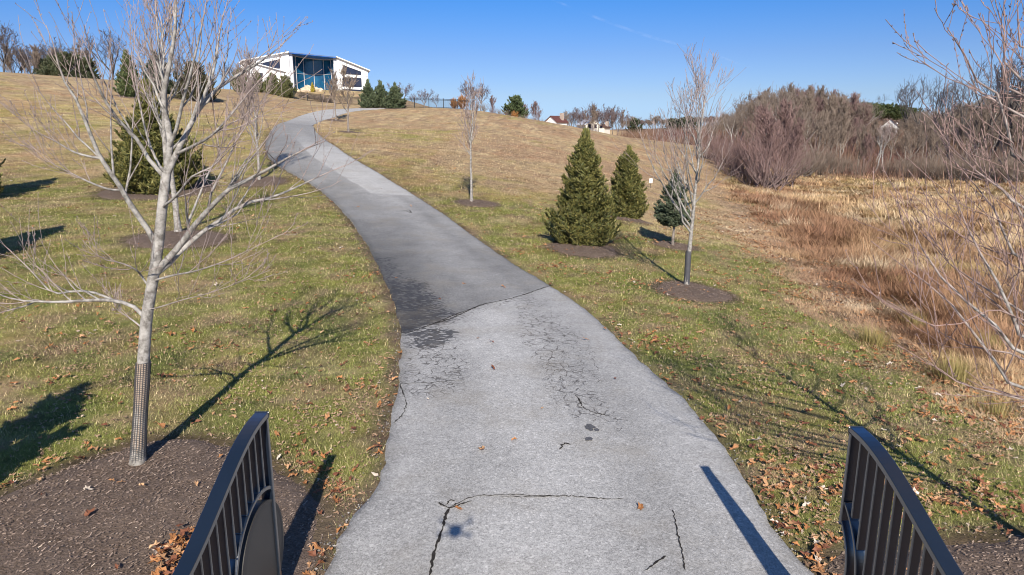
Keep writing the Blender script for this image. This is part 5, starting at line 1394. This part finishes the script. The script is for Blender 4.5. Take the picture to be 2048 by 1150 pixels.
# ------------------------------------------------------------------ gate
def build_gate():
    SC_, ZC_, RD = .30, .715, .45

    def top(s):
        return 1.83 - .46 * sstep(.1, 1.75, s)

    def leaf(xin, xout, ytip, label, disc):
        g = thing('driveway_gate', label, 'gate', (0, 0, 0), group='two leaves of the open driveway gate')
        xa, xb = min(xin, xout), max(xin, xout); LEN = 2.25

        def bar(name, pts, wd, x0=xa, x1=xb, mat=M['black'], parent=g):
            pts = np.array(pts, float); tn = np.gradient(pts, axis=0); nn = np.stack([-tn[:, 1], tn[:, 0]], 1); nn /= np.linalg.norm(nn, axis=1, keepdims=True)
            a_, b_ = pts + nn * wd / 2, pts - nn * wd / 2; n = len(pts); V = []
            for x, e in ((x0, a_), (x1, a_), (x1, b_), (x0, b_)):
                V.append(np.c_[np.full(n, x), ytip - e[:, 0], e[:, 1]])
            V = np.array(V); idx = np.arange(4 * n).reshape(4, n); f = []
            for k in range(4):
                m_ = (k + 1) % 4; f.append(np.stack([idx[k, :-1], idx[m_, :-1], idx[m_, 1:], idx[k, 1:]], 1))
            A_ = Acc(); A_.add(V.reshape(-1, 3), [np.vstack(f), idx[:, 0][None], idx[::-1, -1][None]])
            ob = m_obj(name, A_, mat, parent)
            bv = ob.modifiers.new('edge', 'BEVEL'); bv.width = .005; bv.segments = 2; bv.limit_method = 'ANGLE'
            return ob
        s = np.linspace(0, LEN, 40)
        bar('top_rail', np.c_[s, top(s) - .022], .044)
        i0, i1 = xa + .012, xb - .012
        bar('bottom_rail', [(.0 if disc else .0, .10), (1., .10), (LEN - .05, .10)], .05, i0, i1)
        bar('hinge_stile', [(LEN - .025, .0), (LEN - .025, .7), (LEN - .025, top(LEN) - .045)], .05, xa + .004, xb - .004)
        zt = ZC_ + math.sqrt(RD ** 2 - SC_ ** 2)
        zb = ZC_ - math.sqrt(RD ** 2 - SC_ ** 2)
        if disc:
            bar('end_stile', [(.018, .126), (.018, .8), (.018, top(0) - .045)], .036, xa + .003, xb - .003)
        else:
            bar('end_stile', [(.018, zt - .02), (.018, 1.4), (.018, top(0) - .045)], .036, xa + .003, xb - .003)
            bar('end_stile', [(.018, .126), (.018, .2), (.018, zb + .01)], .036, xa + .003, xb - .003)
        c = SC_ if disc else -SC_

        def arc(R, inner=True):
            th = np.linspace(-PI, PI, 121); q = np.c_[c + R * np.cos(th), ZC_ + R * np.sin(th)]
            return q[(q[:, 0] > .034) & (q[:, 1] > .13)] if not disc else q
        if disc:
            th = np.linspace(math.pi - math.acos(-(.036 - c) / .545) if False else math.acos((.036 - c) / .545), -math.acos((.036 - c) / .545), 70)
            q = np.c_[c + .545 * np.cos(th), ZC_ + .545 * np.sin(th)]; bar('arc_rail', q, .03, i0, i1)
            # round plate with a raised rim, whole on this leaf
            A_ = Acc(); n = 72; an = np.arange(n) * 2 * PI / n; x0, x1 = xa + .022, xb - .02
            prof = [(0, x0), (RD - .03, x0), (RD, x0 - .008), (RD, x1 + .008), (RD - .03, x1), (0, x1)]
            V = np.array([[(x, ytip - (c + r_ * math.cos(v)), ZC_ + r_ * math.sin(v)) for v in an] for r_, x in prof]); idx = np.arange(6 * n).reshape(6, n)
            f = np.stack([idx[:-1], np.roll(idx, -1, 1)[:-1], np.roll(idx, -1, 1)[1:], idx[1:]], -1).reshape(-1, 4); A_.add(V.reshape(-1, 3), f)
            m_obj('round_plate', A_, M['disc'], g)
            ro = .56
        else:
            th = np.linspace(math.acos((.0 - c) / (RD + .02)), -math.acos((.0 - c) / (RD + .02)), 50); q = np.c_[c + (RD + .02) * np.cos(th), ZC_ + (RD + .02) * np.sin(th)]; bar('arc_rail', q, .03, i0 - .006, i1 + .006)
            th = np.linspace(math.acos((.036 - c) / .60), -math.acos((.036 - c) / .60), 50); q = np.c_[c + .60 * np.cos(th), ZC_ + .60 * np.sin(th)]; bar('arc_rail', q, .028, i0, i1)
            ro = .615
        for sp_ in np.arange(.14, LEN - .08, .124):
            z_t = float(top(sp_)) - .045
            dd = abs(sp_ - c)
            if dd < ro:
                hz = math.sqrt(ro ** 2 - dd ** 2)
                bar('picket', [(sp_, ZC_ + hz), (sp_, (ZC_ + hz + z_t) / 2), (sp_, z_t)], .022, i0 + .008, i1 - .008)
                if ZC_ - hz > .2: bar('picket', [(sp_, .126), (sp_, .15), (sp_, ZC_ - hz)], .022, i0 + .008, i1 - .008)
            else:
                bar('picket', [(sp_, .126), (sp_, .8), (sp_, z_t)], .022, i0 + .008, i1 - .008)
    leaf(-1.94, -2.045, 5.08, 'left black gate leaf carrying the round plate, swung open over mulch', True)
    leaf(2.55, 2.655, 4.80, 'right black gate leaf with a concave cut out end, swung open', False)


def build_small():
    # white marker sign on a thin post in the field
    p = at(1301, 376); t = thing('marker_sign', 'tiny white marker plate on a thin post in the right field', 'sign', G(p))
    a = Acc(); tubes(a, [(0, 0, -.1), (0, 0, .3), (0, 0, .62)], np.full(3, .018), 6); m_obj('post', a, M['fence'], t)
    a = Acc(); box(a, -.13, .13, -.045, -.02, .42, .78); m_obj('plate', a, M['white'], t)
    # the camera drone, whose shadow falls on the driveway
    t = thing('camera_drone', 'small four rotor camera drone above the gate, its shadow on the asphalt', 'drone', (0, -.10, 4.06))
    a = Acc(); u, v = np.meshgrid(np.linspace(0, 2 * PI, 17)[:-1], np.linspace(0, PI, 9))
    V = np.stack([np.sin(v) * np.cos(u) * .07, np.sin(v) * np.sin(u) * .11, np.cos(v) * .04], -1).reshape(-1, 3); idx = np.arange(9 * 16).reshape(9, 16)
    a.add(V, np.stack([idx[:-1], np.roll(idx, -1, 1)[:-1], np.roll(idx, -1, 1)[1:], idx[1:]], -1).reshape(-1, 4)); m_obj('body', a, M['trim'], t, True)
    for sx_ in (-1, 1):
        for sy in (-1, 1):
            a = Acc(); e = np.array([sx_ * .15, sy * .13, .03]); tubes(a, [(sx_ * .03, sy * .04, 0), (sx_ * .09, sy * .085, .02), tuple(e)], [.014, .011, .010], 6)
            tubes(a, [e - (0, 0, .02), e, e + (0, 0, .025)], np.full(3, .014), 8); arm = m_obj('arm', a, M['trim'], t)
            a = Acc(); q = np.linspace(-.11, .11, 7); an = .6 * sx_ + .9 * sy; wq = .010 * (1.1 - (np.abs(q) / .12))
            V = np.r_[np.c_[q * math.cos(an) - wq * math.sin(an), q * math.sin(an) + wq * math.cos(an), np.full(7, .0)], np.c_[q * math.cos(an) + wq * math.sin(an), q * math.sin(an) - wq * math.cos(an), np.full(7, .003)]] + e + (0, 0, .027)
            i = np.arange(6); a.add(V, np.stack([i, i + 1, 8 + i, 7 + i], 1)); m_obj('propeller', a, M['plastic'], arm)
    # vapour trail high over the horizon
    m = N('vapour'); m.out('Base Color', (.9, .9, .92)); tr = m.nd('BsdfTransparent'); mx = m.nd('MixShader')
    f = m.rng(m.noise(.004, 4, .6, m.pos()), .45, .75, 0., .045)
    m.t.links.new(f, mx.inputs[0]); m.t.links.new(tr.outputs[0], mx.inputs[1]); m.t.links.new(m.b.outputs[0], mx.inputs[2])
    m.t.links.new(mx.outputs[0], m.t.nodes['Material Output'].inputs['Surface'])
    pts = resample([P3(1060, -20, 9000), P3(1180, 30, 9000), P3(1290, 70, 9200), P3(1400, 100, 9500), P3(1500, 135, 10000)], 40)
    a = Acc(); tubes(a, pts, 9 + 12 * np.sin(np.linspace(.2, 3, 40)), 10)
    tag(link('vapour_trail', a.mesh('vapour_trail', m.m)), 'faint thin white vapour trail slanting across the upper sky', 'vapour trail', kind='stuff')


build_ground(); build_road()
_b1 = lambda X, Y: np.where(road_sd(X, Y) < .06, 1., poly_sd(_poly1, X, Y)); _b2 = lambda X, Y: np.where(road_sd(X, Y) < .06, 1., poly_sd(_poly2, X, Y))
bed_mesh('mulch_bed', np.arange(-9.5, -1.2, .06), np.arange(-2, 10.4, .06), _b1, .07)
bed_mesh('mulch_bed', np.arange(2.6, 8, .06), np.arange(-2, 7.6, .06), _b2, .07)
for (bx, by, rx, ry) in BEDS:
    st_ = max(.06, rx / 14)
    bed_mesh('mulch_ring', np.arange(bx - rx - .4, bx + rx + .4, st_), np.arange(by - ry - .4, by + ry + .4, st_), lambda X, Y, q=(bx, by, rx, ry): (np.hypot((X - q[0]) / q[2], (Y - q[1]) / q[3]) - 1) * min(q[2], q[3]), .06)
build_grass(); build_meadow(); build_leaves()
build_left_tree(); build_right_tree(); build_young_trees(); build_spruces(); build_woods()
build_house(); build_fence(); build_far_houses(); build_gate(); build_small()
